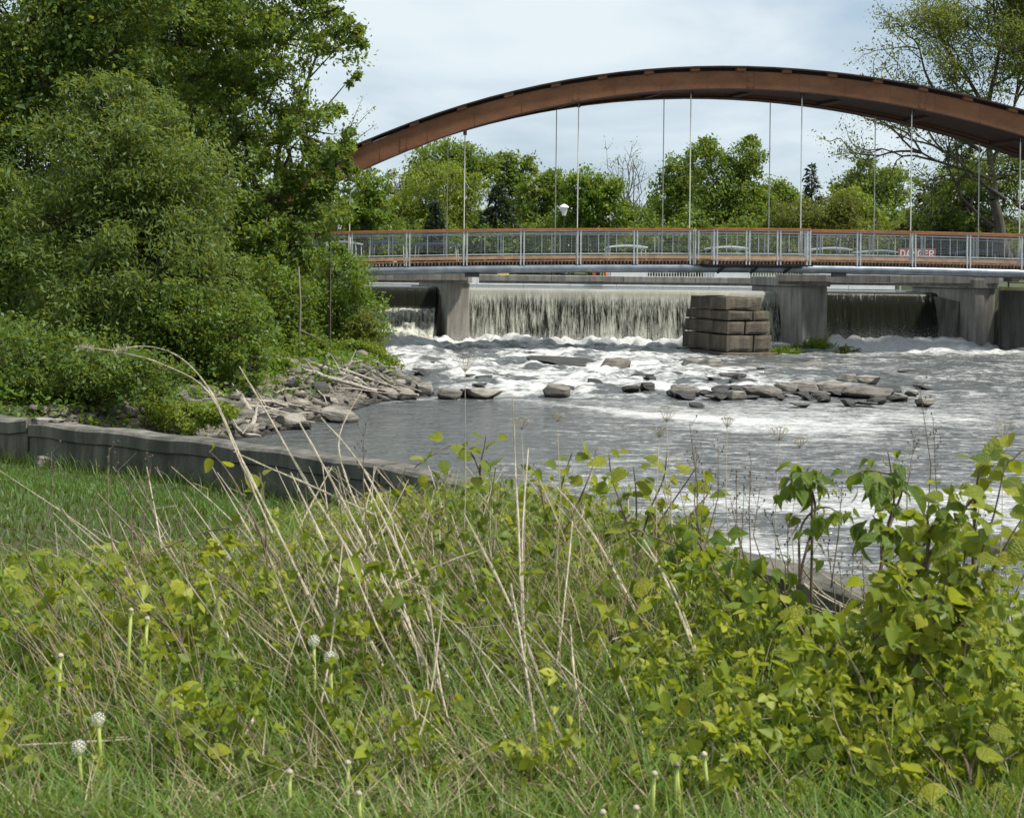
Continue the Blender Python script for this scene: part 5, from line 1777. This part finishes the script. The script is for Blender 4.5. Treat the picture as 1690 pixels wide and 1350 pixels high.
def plant(name, label, cat, stems, kind, per, size, seed, group=None, r=.006, stem_mat='stem', start=.3, spread=.06, root=None):
    """stems: list of pixel paths [(px, py, d), ...] from top to foot; a leaf alternates along each"""
    rp = random.Random(seed)
    last = stems[0][-1]
    b = W(*last)
    b.z = float(gh(b.x, b.y))
    o = thing(name, label, cat, b, group)
    meshes = GRAPE if kind == 'grape' else OVATE
    for st in stems:
        P = [W(*q) for q in st]
        e_ = P[-1].copy()
        if st[-1][1] > 700 and root is None:
            e_.z = float(gh(e_.x, e_.y)) - .02
            P.append(e_)
        # smooth the path
        Q = []
        for i in range(len(P) - 1):
            p0, p1, p2, p3 = P[max(i - 1, 0)], P[i], P[i + 1], P[min(i + 2, len(P) - 1)]
            for k in range(4):
                u = k / 4
                Q.append(.5 * ((2 * p1) + (p2 - p0) * u + (2 * p0 - 5 * p1 + 4 * p2 - p3) * u * u + (3 * p1 - p0 - 3 * p2 + p3) * u ** 3))
        Q.append(P[-1])
        nq = len(Q)
        MB().tube(Q, [r * (.35 + .85 * i / nq) for i in range(nq)], 5).build('stem', M[stem_mat], o, smooth=True)
        for i in range(per):
            u = (i + rp.random() * .6) / per * (1 - start) * .999
            f_ = u * (nq - 1)
            a, c_ = Q[int(f_)], Q[min(int(f_) + 1, nq - 1)]
            at = a + (c_ - a) * (f_ - int(f_))
            tang = (a - c_).normalized() if (a - c_).length > 1e-6 else Vector((0, 0, 1))
            ang = i * 2.4 + rp.uniform(-.6, .6)
            side = Vector((math.cos(ang), math.sin(ang), 0))
            side = (side - tang * side.dot(tang)).normalized()
            s_ = size * rp.uniform(.6, 1.25) * (.7 if i == 0 else 1)
            at2 = at + side * spread * rp.uniform(.3, 1.2)
            if kind == 'grape':
                dr = side * .8 + tang * .25 + Vector((rp.gauss(0, .3), rp.gauss(0, .3), rp.uniform(-.7, .1)))
                nm = Vector((rp.gauss(0, .5), -.55 + rp.gauss(0, .4), .7))
                put_leaf(o, rp.choice(meshes), at2, dr, nm, s_)
                NL[0] += 1
            else:                          # a drooping bunch of leaflets at each node
                for k in range(3):
                    dr = side * (.7 - .2 * k) + Vector((rp.gauss(0, .45), rp.gauss(0, .45), rp.uniform(-1.1, -.1)))
                    nm = side * .3 + Vector((rp.gauss(0, .5), rp.gauss(0, .5) - .3, .8))
                    put_leaf(o, rp.choice(meshes), at + side * spread * (.4 + .4 * k), dr, nm, s_ * rp.uniform(.75, 1.1))
                    NL[0] += 1
            if spread > .03:
                pass
    return o


gV = 'leafy vines and saplings among the weeds'
V_ = [  # name, label, stems, kind, leaves per stem, size, extra
    ('grape_vine', 'arching vine with a long yellow green end leaf before the end of the low wall', [[(684, 772, 6.6), (712, 752, 6.6), (748, 735, 6.7), (785, 760, 6.7), (800, 850, 6.7)], [(802, 718, 6.7), (800, 735, 6.7), (792, 780, 6.7), (800, 850, 6.7)]], 'grape', 9, .075, {}),
    ('grape_vine', 'vine with round pale leaves against the river, beside the twin tall straws', [[(880, 765, 6.4), (890, 800, 6.4), (900, 850, 6.3), (910, 930, 6.3)], [(945, 745, 6.4), (930, 790, 6.4), (915, 860, 6.3), (910, 930, 6.3)], [(985, 738, 6.5), (975, 780, 6.4), (945, 850, 6.3), (910, 930, 6.3)]], 'grape', 9, .075, {}),
    ('grape_vine', 'vine of many yellow green leaves at the highest crest of the weeds', [[(1005, 748, 6.3), (1010, 790, 6.3), (1030, 850, 6.2), (1050, 940, 6.1)], [(1045, 770, 6.2), (1050, 820, 6.2), (1050, 940, 6.1)], [(1100, 748, 6.2), (1095, 790, 6.2), (1070, 850, 6.2), (1050, 940, 6.1)], [(1150, 770, 6.2), (1130, 800, 6.2), (1090, 860, 6.2), (1050, 940, 6.1)]], 'grape', 9, .07, {}),
    ('grape_vine', 'thin vine with few leaves above the leaning straws', [[(1175, 800, 6.2), (1165, 820, 6.2), (1135, 860, 6.1), (1120, 950, 6.0)], [(1090, 835, 6.2), (1100, 870, 6.1), (1120, 950, 6.0)]], 'grape', 8, .06, {}),
    ('box_elder', 'sapling with dark drooping leaves in the middle of the weeds', [[(1045, 870, 5.6), (1075, 885, 5.6), (1120, 905, 5.6), (1180, 960, 5.6), (1240, 1050, 5.5)], [(1140, 860, 5.6), (1150, 890, 5.6), (1180, 960, 5.6)]], 'ovate', 9, .085, {}),
    ('box_elder', 'sapling with big dark leaves at the end of the weeds beside the low wall', [[(1180, 905, 5.2), (1215, 925, 5.2), (1265, 960, 5.2), (1320, 1035, 5.1), (1360, 1110, 5.1)], [(1270, 915, 5.3), (1280, 945, 5.2), (1300, 1000, 5.2), (1340, 1080, 5.1)], [(1222, 990, 5.1), (1250, 990, 5.1), (1300, 1010, 5.2)]], 'ovate', 9, .10, {}),
    ('box_elder', 'sapling bent like a hook with drooping leaves over the bright water', [[(1300, 830, 5.4), (1290, 805, 5.4), (1312, 788, 5.4), (1335, 800, 5.4), (1345, 850, 5.4), (1320, 960, 5.3), (1330, 1080, 5.2)], [(1395, 860, 5.4), (1370, 838, 5.4), (1340, 845, 5.4), (1320, 880, 5.4), (1320, 960, 5.3)], [(1335, 770, 5.4), (1330, 790, 5.4), (1340, 820, 5.4)]], 'ovate', 9, .075, {}),
    ('box_elder', 'sapling with a drooping crown of toothed leaves between the hook and the vine', [[(1405, 800, 5.2), (1420, 778, 5.2), (1455, 780, 5.2), (1490, 800, 5.2), (1460, 900, 5.1), (1440, 1060, 5.0)], [(1465, 745, 5.2), (1470, 775, 5.2), (1475, 830, 5.2), (1455, 930, 5.1)], [(1440, 850, 5.2), (1450, 870, 5.2), (1455, 930, 5.1)]], 'ovate', 9, .085, {}),
    ('grape_vine', 'yellow green vine climbing a leaning brown branch to the edge of the picture', [[(1690, 740, 4.8), (1655, 775, 4.8), (1600, 830, 4.8), (1545, 900, 4.8), (1480, 1000, 4.8), (1440, 1080, 4.8)], [(1640, 770, 4.8), (1610, 820, 4.8)], [(1570, 800, 4.8), (1560, 850, 4.8), (1530, 910, 4.8)], [(1530, 850, 4.8), (1530, 890, 4.8), (1500, 960, 4.8)]], 'grape', 18, .07, {'r': .008}),
    ('grape_vine', 'vine with broad lit leaves on an upright brown stem by the floating log', [[(1660, 760, 4.6), (1640, 850, 4.6), (1610, 950, 4.6), (1590, 1080, 4.6)], [(1690, 850, 4.6), (1660, 900, 4.6), (1625, 970, 4.6), (1590, 1080, 4.6)], [(1600, 870, 4.6), (1590, 940, 4.6), (1590, 1080, 4.6)], [(1560, 900, 4.6), (1570, 980, 4.6), (1590, 1080, 4.6)]], 'grape', 18, .07, {}),
    ('grape_vine', 'dense low vine under the leaning brown branch', [[(1480, 930, 4.6), (1490, 1000, 4.6), (1510, 1090, 4.5)], [(1430, 960, 4.6), (1460, 1010, 4.6), (1510, 1090, 4.5)], [(1560, 950, 4.6), (1550, 1010, 4.5), (1510, 1090, 4.5)], [(1600, 1010, 4.5), (1570, 1050, 4.5), (1510, 1090, 4.5)], [(1520, 1000, 4.5), (1515, 1050, 4.5), (1510, 1120, 4.5)]], 'grape', 18, .07, {}),
    ('grape_vine', 'vine in the thick of the weeds below the wall end, with one bright cluster', [[(1340, 1010, 4.9), (1350, 1070, 4.9), (1370, 1150, 4.8)], [(1370, 1040, 4.9), (1375, 1100, 4.8), (1370, 1150, 4.8)], [(1310, 1090, 4.8), (1340, 1120, 4.8), (1370, 1150, 4.8)]], 'grape', 9, .085, {}),
    ('box_elder', 'low sapling with one long hanging leaf near the dry horizontal stem', [[(1300, 1130, 4.5), (1310, 1150, 4.5), (1330, 1190, 4.5), (1350, 1250, 4.5)], [(1260, 1110, 4.5), (1290, 1140, 4.5), (1330, 1190, 4.5)]], 'ovate', 5, .10, {}),
    ('grape_vine', 'low vine with lemon yellow leaves at the foot of the leaning straw', [[(1150, 1150, 4.3), (1160, 1190, 4.3), (1170, 1260, 4.2)], [(1110, 1190, 4.3), (1140, 1220, 4.3), (1170, 1260, 4.2)], [(1190, 1200, 4.3), (1185, 1230, 4.3), (1170, 1260, 4.2)]], 'grape', 6, .075, {}),
    ('grape_vine', 'vine with a wide pair of leaves among the straws of the middle', [[(985, 970, 5.1), (1000, 1000, 5.1), (1010, 1080, 5.0)], [(1040, 960, 5.2), (1030, 1000, 5.1), (1010, 1080, 5.0)], [(1020, 1030, 5.0), (1015, 1060, 5.0), (1010, 1100, 5.0)]], 'grape', 7, .068, {}),
    ('grape_vine', 'vine with pale folded leaves behind the diagonal straws', [[(560, 930, 5.2), (590, 970, 5.2), (620, 1060, 5.1)], [(620, 1000, 5.0), (640, 1050, 5.0), (650, 1120, 5.0)], [(665, 1060, 5.0), (660, 1090, 5.0), (650, 1150, 5.0)]], 'grape', 6, .075, {}),
    ('grape_vine', 'low vine with pale leaves between the diagonal straws and the twin straws', [[(690, 1160, 4.4), (700, 1200, 4.4), (715, 1280, 4.3)], [(740, 1145, 4.5), (735, 1190, 4.4), (715, 1280, 4.3)], [(770, 1230, 4.2), (750, 1260, 4.2), (740, 1320, 4.2)], [(830, 1240, 4.2), (800, 1270, 4.2), (760, 1330, 4.2)]], 'grape', 5, .075, {}),
    ('grape_vine', 'vine with bright leaves leaning out over the lawn wall from the long straws', [[(345, 745, 6.0), (370, 770, 6.0), (400, 820, 5.9), (440, 920, 5.8)], [(428, 780, 6.0), (435, 820, 5.9), (440, 920, 5.8)], [(545, 835, 5.8), (530, 870, 5.8), (500, 950, 5.7)]], 'grape', 5, .075, {}),
    ('grape_vine', 'small leaved vine beside the arching bare briar', [[(250, 950, 5.2), (270, 990, 5.2), (300, 1060, 5.1)], [(160, 930, 5.2), (200, 980, 5.2), (300, 1060, 5.1)], [(330, 960, 5.2), (320, 1000, 5.2), (300, 1060, 5.1)]], 'grape', 8, .07, {}),
    ('grape_vine', 'shadowy vine at the edge of the weeds below the lawn', [[(40, 910, 5.2), (60, 960, 5.2), (90, 1040, 5.1)], [(110, 920, 5.2), (100, 980, 5.2), (90, 1040, 5.1)], [(30, 1010, 5.0), (60, 1050, 5.0), (90, 1120, 5.0)]], 'grape', 8, .075, {}),
    ('grape_vine', 'low vine near the two dandelion clocks', [[(300, 1130, 4.3), (320, 1160, 4.3), (350, 1230, 4.2)], [(390, 1130, 4.3), (370, 1170, 4.3), (350, 1230, 4.2)], [(330, 1240, 4.0), (340, 1270, 4.0), (350, 1320, 4.0)]], 'grape', 6, .075, {}),
    ('grape_vine', 'low sprawling vine at the bottom corner under the dry stems', [[(1640, 1180, 4.1), (1630, 1210, 4.1), (1600, 1280, 4.0)], [(1560, 1190, 4.1), (1580, 1230, 4.1), (1600, 1280, 4.0)], [(1680, 1240, 4.0), (1650, 1260, 4.0), (1600, 1300, 4.0)], [(1520, 1260, 3.9), (1550, 1290, 3.9), (1590, 1340, 3.9)]], 'grape', 7, .07, {}),
    ('grape_vine', 'low vine of yellowing leaves under the horizontal dry stem', [[(1390, 1200, 4.2), (1400, 1230, 4.2), (1420, 1290, 4.1)], [(1450, 1210, 4.2), (1440, 1240, 4.2), (1420, 1290, 4.1)], [(1320, 1260, 4.0), (1340, 1290, 4.0), (1370, 1340, 4.0)], [(1480, 1280, 3.9), (1470, 1300, 3.9), (1450, 1345, 3.9)]], 'grape', 7, .07, {}),
]
for i, (nm, lab, st, kd, per, sz, ex) in enumerate(V_):
    plant(nm, lab, 'sapling' if nm == 'box_elder' else 'vine', st, kd, per, sz, 100 + i, gV, **ex)
print('leaves', NL[0])

# ------------------------------------------------------------------ dead stalks, umbels, dandelions
gS = 'dead straw stalks standing in the weeds'
STRAW = 'bleached dead straw stalk leaning among the weeds of the near bank'
rs = random.Random(17)


def stalk(path, r, label=None, mt='straw', node=True, twig=0, tip=None):
    P = [W(*q) for q in path]
    b = P[-1]
    o = thing('dry_stalk', label or STRAW, 'dead stalk', b, gS)
    Q = []
    for i in range(len(P) - 1):
        p0, p1, p2, p3 = P[max(i - 1, 0)], P[i], P[i + 1], P[min(i + 2, len(P) - 1)]
        for k in range(5):
            u = k / 5
            Q.append(.5 * ((2 * p1) + (p2 - p0) * u + (2 * p0 - 5 * p1 + 4 * p2 - p3) * u * u + (3 * p1 - p0 - 3 * p2 + p3) * u ** 3))
    Q.append(P[-1])
    n = len(Q)
    rad = []
    for i in range(n):
        rad.append(r * .86 * (.40 + .65 * i / n) * (1.5 if node and i % 6 == 3 else 1) * rs.uniform(.85, 1.15))
    MB().tube(Q, rad, 5).build('stem', M[mt], o, smooth=False)
    for k in range(twig):
        a = Q[rs.randrange(1, max(2, n // 2))]
        MB().tube([a, a + Vector((rs.uniform(-.05, .05), rs.uniform(-.03, .03), .04)), a + Vector((rs.uniform(-.12, .12), rs.uniform(-.05, .05), rs.uniform(.05, .14)))], [r * .4, r * .3, r * .2], 4).build('side_twig', M[mt], o)
    if tip == 'plume':
        rg = np.random.default_rng(rs.randrange(9999))
        a, c_ = np.array(Q[0]), np.array(Q[min(4, n - 1)])
        u = rg.random(170)[:, None]
        PP = a + (c_ - a) * u * .45 + rg.normal(size=(170, 3)) * .007
        V, Fc = leaf_cloud(PP - np.array(b), .018, rg, .10, droop=.6)
        link('seed_plume', nmesh('seed_plume', V, Fc, M['straw']), o)
    return o


stalk([(872, 740, 5.6), (862, 900, 5.2), (868, 1120, 4.9), (873, 1310, 4.6)], .007, 'thicker of the twin tall upright straws crossing the river')
stalk([(846, 655, 5.6), (850, 760, 5.6), (857, 900, 5.3), (868, 1180, 4.9)], .006, 'thinner of the twin tall upright straws, reaching into the calm pool')
stalk([(945, 860, 5.4), (935, 960, 5.2), (918, 1100, 5.0), (880, 1300, 4.6)], .007, 'upright straw leaning away from the twin tall straws')
stalk([(1062, 890, 5.3), (1100, 960, 5.2), (1160, 1110, 4.8), (1228, 1310, 4.4)], .0085, 'long pale straw that crosses down to the dandelion stems')
stalk([(1040, 880, 5.4), (1090, 940, 5.3), (1120, 990, 5.2), (1190, 1200, 4.7)], .005, 'thin straw lying against the long pale straw')
stalk([(905, 790, 6.0), (950, 840, 5.8), (990, 900, 5.6), (1050, 1010, 5.3)], .006, 'bent straw with a hooked tip below the round leaves')
stalk([(190, 578, 6.0), (245, 572, 6.0), (300, 592, 5.9), (350, 650, 5.8), (400, 760, 5.6), (470, 900, 5.3), (560, 1090, 4.9)], .0052, 'tall straw arching in a wide bow over the low wall', tip='plume')
stalk([(130, 572, 6.0), (200, 582, 6.0), (270, 602, 6.0), (345, 648, 5.9), (400, 770, 5.6), (450, 880, 5.4)], .005, 'lower thin straw arching beside the wide bow', tip='plume')
stalk([(395, 605, 6.0), (440, 680, 5.9), (520, 820, 5.6), (640, 1010, 5.1)], .006, 'straw that starts against the bank rubble')
stalk([(490, 690, 5.8), (540, 780, 5.6), (610, 910, 5.4), (700, 1100, 4.9)], .007, 'straw that starts against the calm pool')
stalk([(530, 690, 5.9), (575, 740, 5.8), (615, 800, 5.6), (690, 950, 5.3), (760, 1200, 4.7)], .006, 'straw kinked near its top over the low wall')
stalk([(600, 640, 6.0), (560, 720, 5.9), (575, 800, 5.7), (620, 900, 5.4)], .005, None)
stalk([(385, 745, 5.8), (440, 770, 5.7), (510, 800, 5.6), (620, 850, 5.5)], .006, 'straw lying almost level across the face of the low wall')
stalk([(600, 790, 5.6), (690, 980, 5.2), (740, 1130, 4.8), (800, 1340, 4.4)], .009, 'thick straw with swollen joints running down the middle of the weeds')
stalk([(480, 780, 5.6), (560, 950, 5.2), (640, 1120, 4.8), (720, 1330, 4.3)], .008, None)
stalk([(800, 905, 5.2), (720, 935, 5.2), (650, 970, 5.2)], .006, 'pale straw lying crosswise over the diagonal straws')
stalk([(1200, 1163, 4.5), (1240, 1165, 4.5), (1290, 1168, 4.5)], .006, 'short dry stem lying level under the dark sapling')
stalk([(1190, 1182, 4.4), (1260, 1186, 4.4), (1340, 1175, 4.4)], .004, 'thin dry stem curving just under the level one')
stalk([(1450, 1050, 4.6), (1530, 1110, 4.5), (1610, 1180, 4.4), (1690, 1250, 4.2)], .007, 'grey dry stem slanting to the bottom corner under the vine', 'straw_grey', True, 3)
stalk([(300, 1190, 4.3), (250, 1215, 4.3), (120, 1225, 4.2), (30, 1230, 4.2)], .004, None)
stalk([(60, 1140, 4.6), (200, 1230, 4.4), (260, 1290, 4.2), (310, 1350, 4.1)], .007, 'grey dry stem slanting across the dark corner of the weeds', 'straw_grey')
stalk([(430, 1165, 4.4), (400, 1220, 4.3), (350, 1320, 4.2)], .007, 'forked grey stem leaning the other way from the straws', 'straw_grey')
stalk([(610, 855, 5.2), (600, 960, 5.1), (570, 1150, 4.8), (540, 1350, 4.4)], .006, 'dark thin upright stem crossing behind the straws', 'stem')
stalk([(400, 868, 5.6), (330, 880, 5.6), (260, 910, 5.5), (190, 960, 5.4)], .005, 'bare dark briar arching over the small leaved vine', 'stem')
for i in range(262):                       # the rest of the leaning straws
    bx = rs.gauss(740, 230) if i < 190 else rs.uniform(1080, 1690)
    by = rs.uniform(1000, 1340)
    d0 = 3.25 * .52 * F / (by - CY) * rs.uniform(.93, 1.15)
    d0 = min(max(d0 * .95, 3.5), 7.2)
    if i < 190:
        dx, dy = rs.uniform(-280, -40), rs.uniform(-380, -170)
    else:
        dx, dy = rs.uniform(-260, -20), rs.uniform(-240, -90)
    if rs.random() < .14:
        dx = -dx * .5
    tx, ty = bx + dx, by + dy
    lim = 770 if tx < 1180 else 930
    ty = max(ty, lim)
    kx, ky = (bx + tx) / 2 + rs.gauss(0, 16), (by + ty) / 2 + rs.gauss(0, 12)
    b = W(bx, by, d0)
    g = float(gh(b.x, b.y))
    where = 'below the lawn' if bx < 520 else ('in the middle of the thicket' if bx < 900 else ('below the crest of the vines' if bx < 1180 else 'under the shrubs by the river'))
    grey_ = rs.random() > .70
    lab_ = ('grey brown' if grey_ else 'pale bleached') + (' dead stalk leaning away from the river, ' if dx > 0 else (' dead stalk standing nearly upright ' if abs(dx) < 70 else (' dead stalk lying low and slanting ' if abs(dx) > 190 else ' dead stalk leaning toward the lawn wall, '))) + where
    path = [(tx, ty, d0 * rs.uniform(1.0, 1.14)), (kx, ky, d0 * 1.05), (bx, by, d0)]
    stalk(path, rs.choice((.0035, .0045, .0055, .007)), lab_, 'straw_grey' if grey_ else 'straw', True, rs.choice((0, 0, 0, 1, 2)))

# thin dark weed stems against the river, and dry umbels
gW = 'thin brown weed stems standing against the river'
for i, (px, py) in enumerate([(1138, 700), (1150, 745), (1165, 790), (1185, 735), (1215, 780), (1240, 760), (1228, 810), (1255, 800), (1270, 850), (1205, 820), (1120, 800), (1390, 800), (1345, 830), (1410, 900), (1385, 930), (1365, 900), (1540, 690), (1518, 640), (1510, 720), (1650, 880), (1620, 800), (600, 700), (705, 800), (730, 790), (180, 740), (85, 745), (215, 800), (305, 830), (250, 760), (1300, 860), (1420, 880), (1475, 900)]):
    d = rs.uniform(5.4, 6.4)
    dx = rs.uniform(-25, 25)
    o = thing('weed_stem', 'thin brown weed stem with tiny dry pods among the tops of the weeds', 'dead stalk', W(px + dx, py + 200, d), gW)
    top, ft = W(px, py, d), W(px + dx, max(py + 170, 900), d * .97)
    mid_ = top.lerp(ft, .5) + Vector((rs.gauss(0, .02), 0, 0))
    MB().tube([top, top.lerp(mid_, .5), mid_, ft], [.0012, .0018, .0024, .003], 4).build('stem', M['stem'], o)
    mb = MB()
    for k in range(9):
        a = top.lerp(mid_, rs.random() * .9)
        e_ = a + Vector((rs.uniform(-.035, .035), rs.uniform(-.02, .02), rs.uniform(.01, .05)))
        mb.tube([a, e_], [.0009, .0008], 3)
        mb.lathe(e_, [(.0015, 0), (.004, .004), (.003, .009)], 5)
    mb.build('seed_pods', M['stem'], o, kind='stuff')
gU = 'dry umbels of wild carrot rising above the weeds'
for i, (px, py, rad, ft, lab) in enumerate([
    (768, 585, 24, 1000, 'dry open umbel rising highest of all, before the white water'), (861, 690, 16, 950, 'closed dry umbel in front of the calm pool near the twin straws'),
    (1088, 705, 14, 950, 'dry umbel against the bright river above the crest of the vines'), (1200, 690, 12, 950, 'thin dry umbel on the widest part of the river'),
    (1286, 705, 18, 1000, 'broad dry umbel before the slack water below the ledge'), (1320, 722, 14, 1000, 'small dry umbel beside the broad one'),
    (1655, 695, 24, 1000, 'dry umbel over the yellow green vine at the edge'), (920, 685, 9, 950, 'tiny closed umbel before the calm pool'), (1100, 672, 20, 960, 'dry umbel tilted over on a bent stem before the flat water')]):
    d = 5.9
    t_, f_ = W(px, py, d), W(px + rs.uniform(-10, 10), ft, d * .96)
    o = thing('dry_umbel', lab, 'dead flower', f_, gU)
    hub = t_ - Vector((0, 0, rad * d / F * 1.2))
    MB().tube([hub, hub.lerp(f_, .5) + Vector((rs.gauss(0, .015), 0, 0)), f_], [.0013, .002, .003], 5).build('stem', M['straw_grey'], o)
    mb = MB()
    for k in range(22):
        a = k * 2.4
        q = math.sqrt((k + .5) / 22)
        e_ = hub + Vector((math.cos(a) * q, math.sin(a) * q, 1.15 - .3 * q * q)) * (rad * d / F)
        mb.tube([hub, hub.lerp(e_, .5) + Vector((math.cos(a), math.sin(a), -.4)) * .003, e_], [.0009, .0007, .0007], 3)
        for z in range(3):
            mb.tube([e_, e_ + Vector((rs.gauss(0, .007), rs.gauss(0, .007), .006))], [.0006, .0010], 3)
    mb.build('umbel_head', M['straw_grey'], o)

gD = 'dandelion stems in the near grass'
for i, (px, py, fx, kind, lab) in enumerate([
    (100, 1083, 85, 'spent', 'tall spent dandelion near the dark corner of the weeds'), (130, 1232, 133, 'clock', 'round dandelion clock lowest in the dark corner'),
    (162, 1186, 165, 'clock', 'dandelion clock just above the lowest one'), (518, 1057, 515, 'clock', 'white dandelion clock beside the diagonal straws'),
    (545, 1084, 545, 'clock', 'second smaller dandelion clock beside the white one at the straws'), (216, 1008, 200, 'spent', 'distant spent dandelion under the small leaved vine'), (243, 1022, 225, 'spent', 'spent dandelion with a thick stem next to the distant one'),
    (478, 1275, 470, 'spent', 'spent dandelion on a pale stem below the fork of grey stems'), (574, 1260, 565, 'spent', 'spent dandelion at the bottom on a straight pale stem'), (592, 1311, 592, 'spent', 'short spent dandelion beside the straight pale one'),
    (1080, 1278, 1064, 'spent', 'tall pale spent dandelion at the foot of the long straw'), (1117, 1263, 1106, 'spent', 'slimmer spent dandelion behind the tall pale one'), (1050, 1335, 1045, 'spent', 'spent dandelion head just showing at the bottom edge'), (995, 1342, 992, 'spent', 'spent dandelion bud at the bottom between the straws'),
    (1162, 1246, 1172, 'spent', 'bright yellow green dandelion stem with a spent head'), (1117, 1263, 1118, 'bud', 'small pale bud beside the slimmer spent dandelion'), (300, 1146, 303, 'clock', 'faint dandelion clock in the middle of the shadowy weeds')]):
    d = min(max(3.25 * .50 * F / (1420 - CY) * 1.05 + (1340 - py) * .0045, 3.7), 5.6) * .86
    t_ = W(px, py, d)
    f_ = W(fx, py + 230, d)
    f_.z = float(gh(f_.x, f_.y))
    o = thing('dandelion', lab, 'dandelion', f_, gD)
    MB().tube([t_, t_.lerp(f_, .4) + Vector((.004, 0, 0)), f_], [.0052, .006, .0065], 7).build('stem', M['green_stem'], o, smooth=True)
    if kind == 'clock':
        mb = MB()
        for k in range(64):
            a, z = k * 2.39996, 1 - 2 * (k + .5) / 64
            q = math.sqrt(1 - z * z)
            dv = Vector((math.cos(a) * q, math.sin(a) * q, z))
            e_ = t_ + dv * .019
            mb.tube([t_ + dv * .004, e_], [.0003, .0003], 3)
            s1 = dv.orthogonal().normalized()
            s2 = dv.cross(s1)
            mb.add([e_ + (s1 * math.cos(g_) + s2 * math.sin(g_)) * .0030 + dv * .001 for g_ in (0, 1.26, 2.5, 3.77, 5.0)] + [e_], [(0, 1, 5), (1, 2, 5), (2, 3, 5), (3, 4, 5), (4, 0, 5)])
        mb.build('seed_head', M['fluff'], o)
    else:
        MB().lathe(t_, [(.003, -.004), (.009, .000), (.0095, .004), (.006, .009), (.002, .011)], 9).build('seed_base', M['straw'], o, smooth=True)
        mb = MB()
        for k in range(9):
            a = k * .7
            mb.tube([t_ + Vector((math.cos(a) * .007, math.sin(a) * .007, -.001)), t_ + Vector((math.cos(a) * .011, math.sin(a) * .011, -.012))], [.0018, .0008], 3)
        mb.build('bract', M['green_stem'], o)
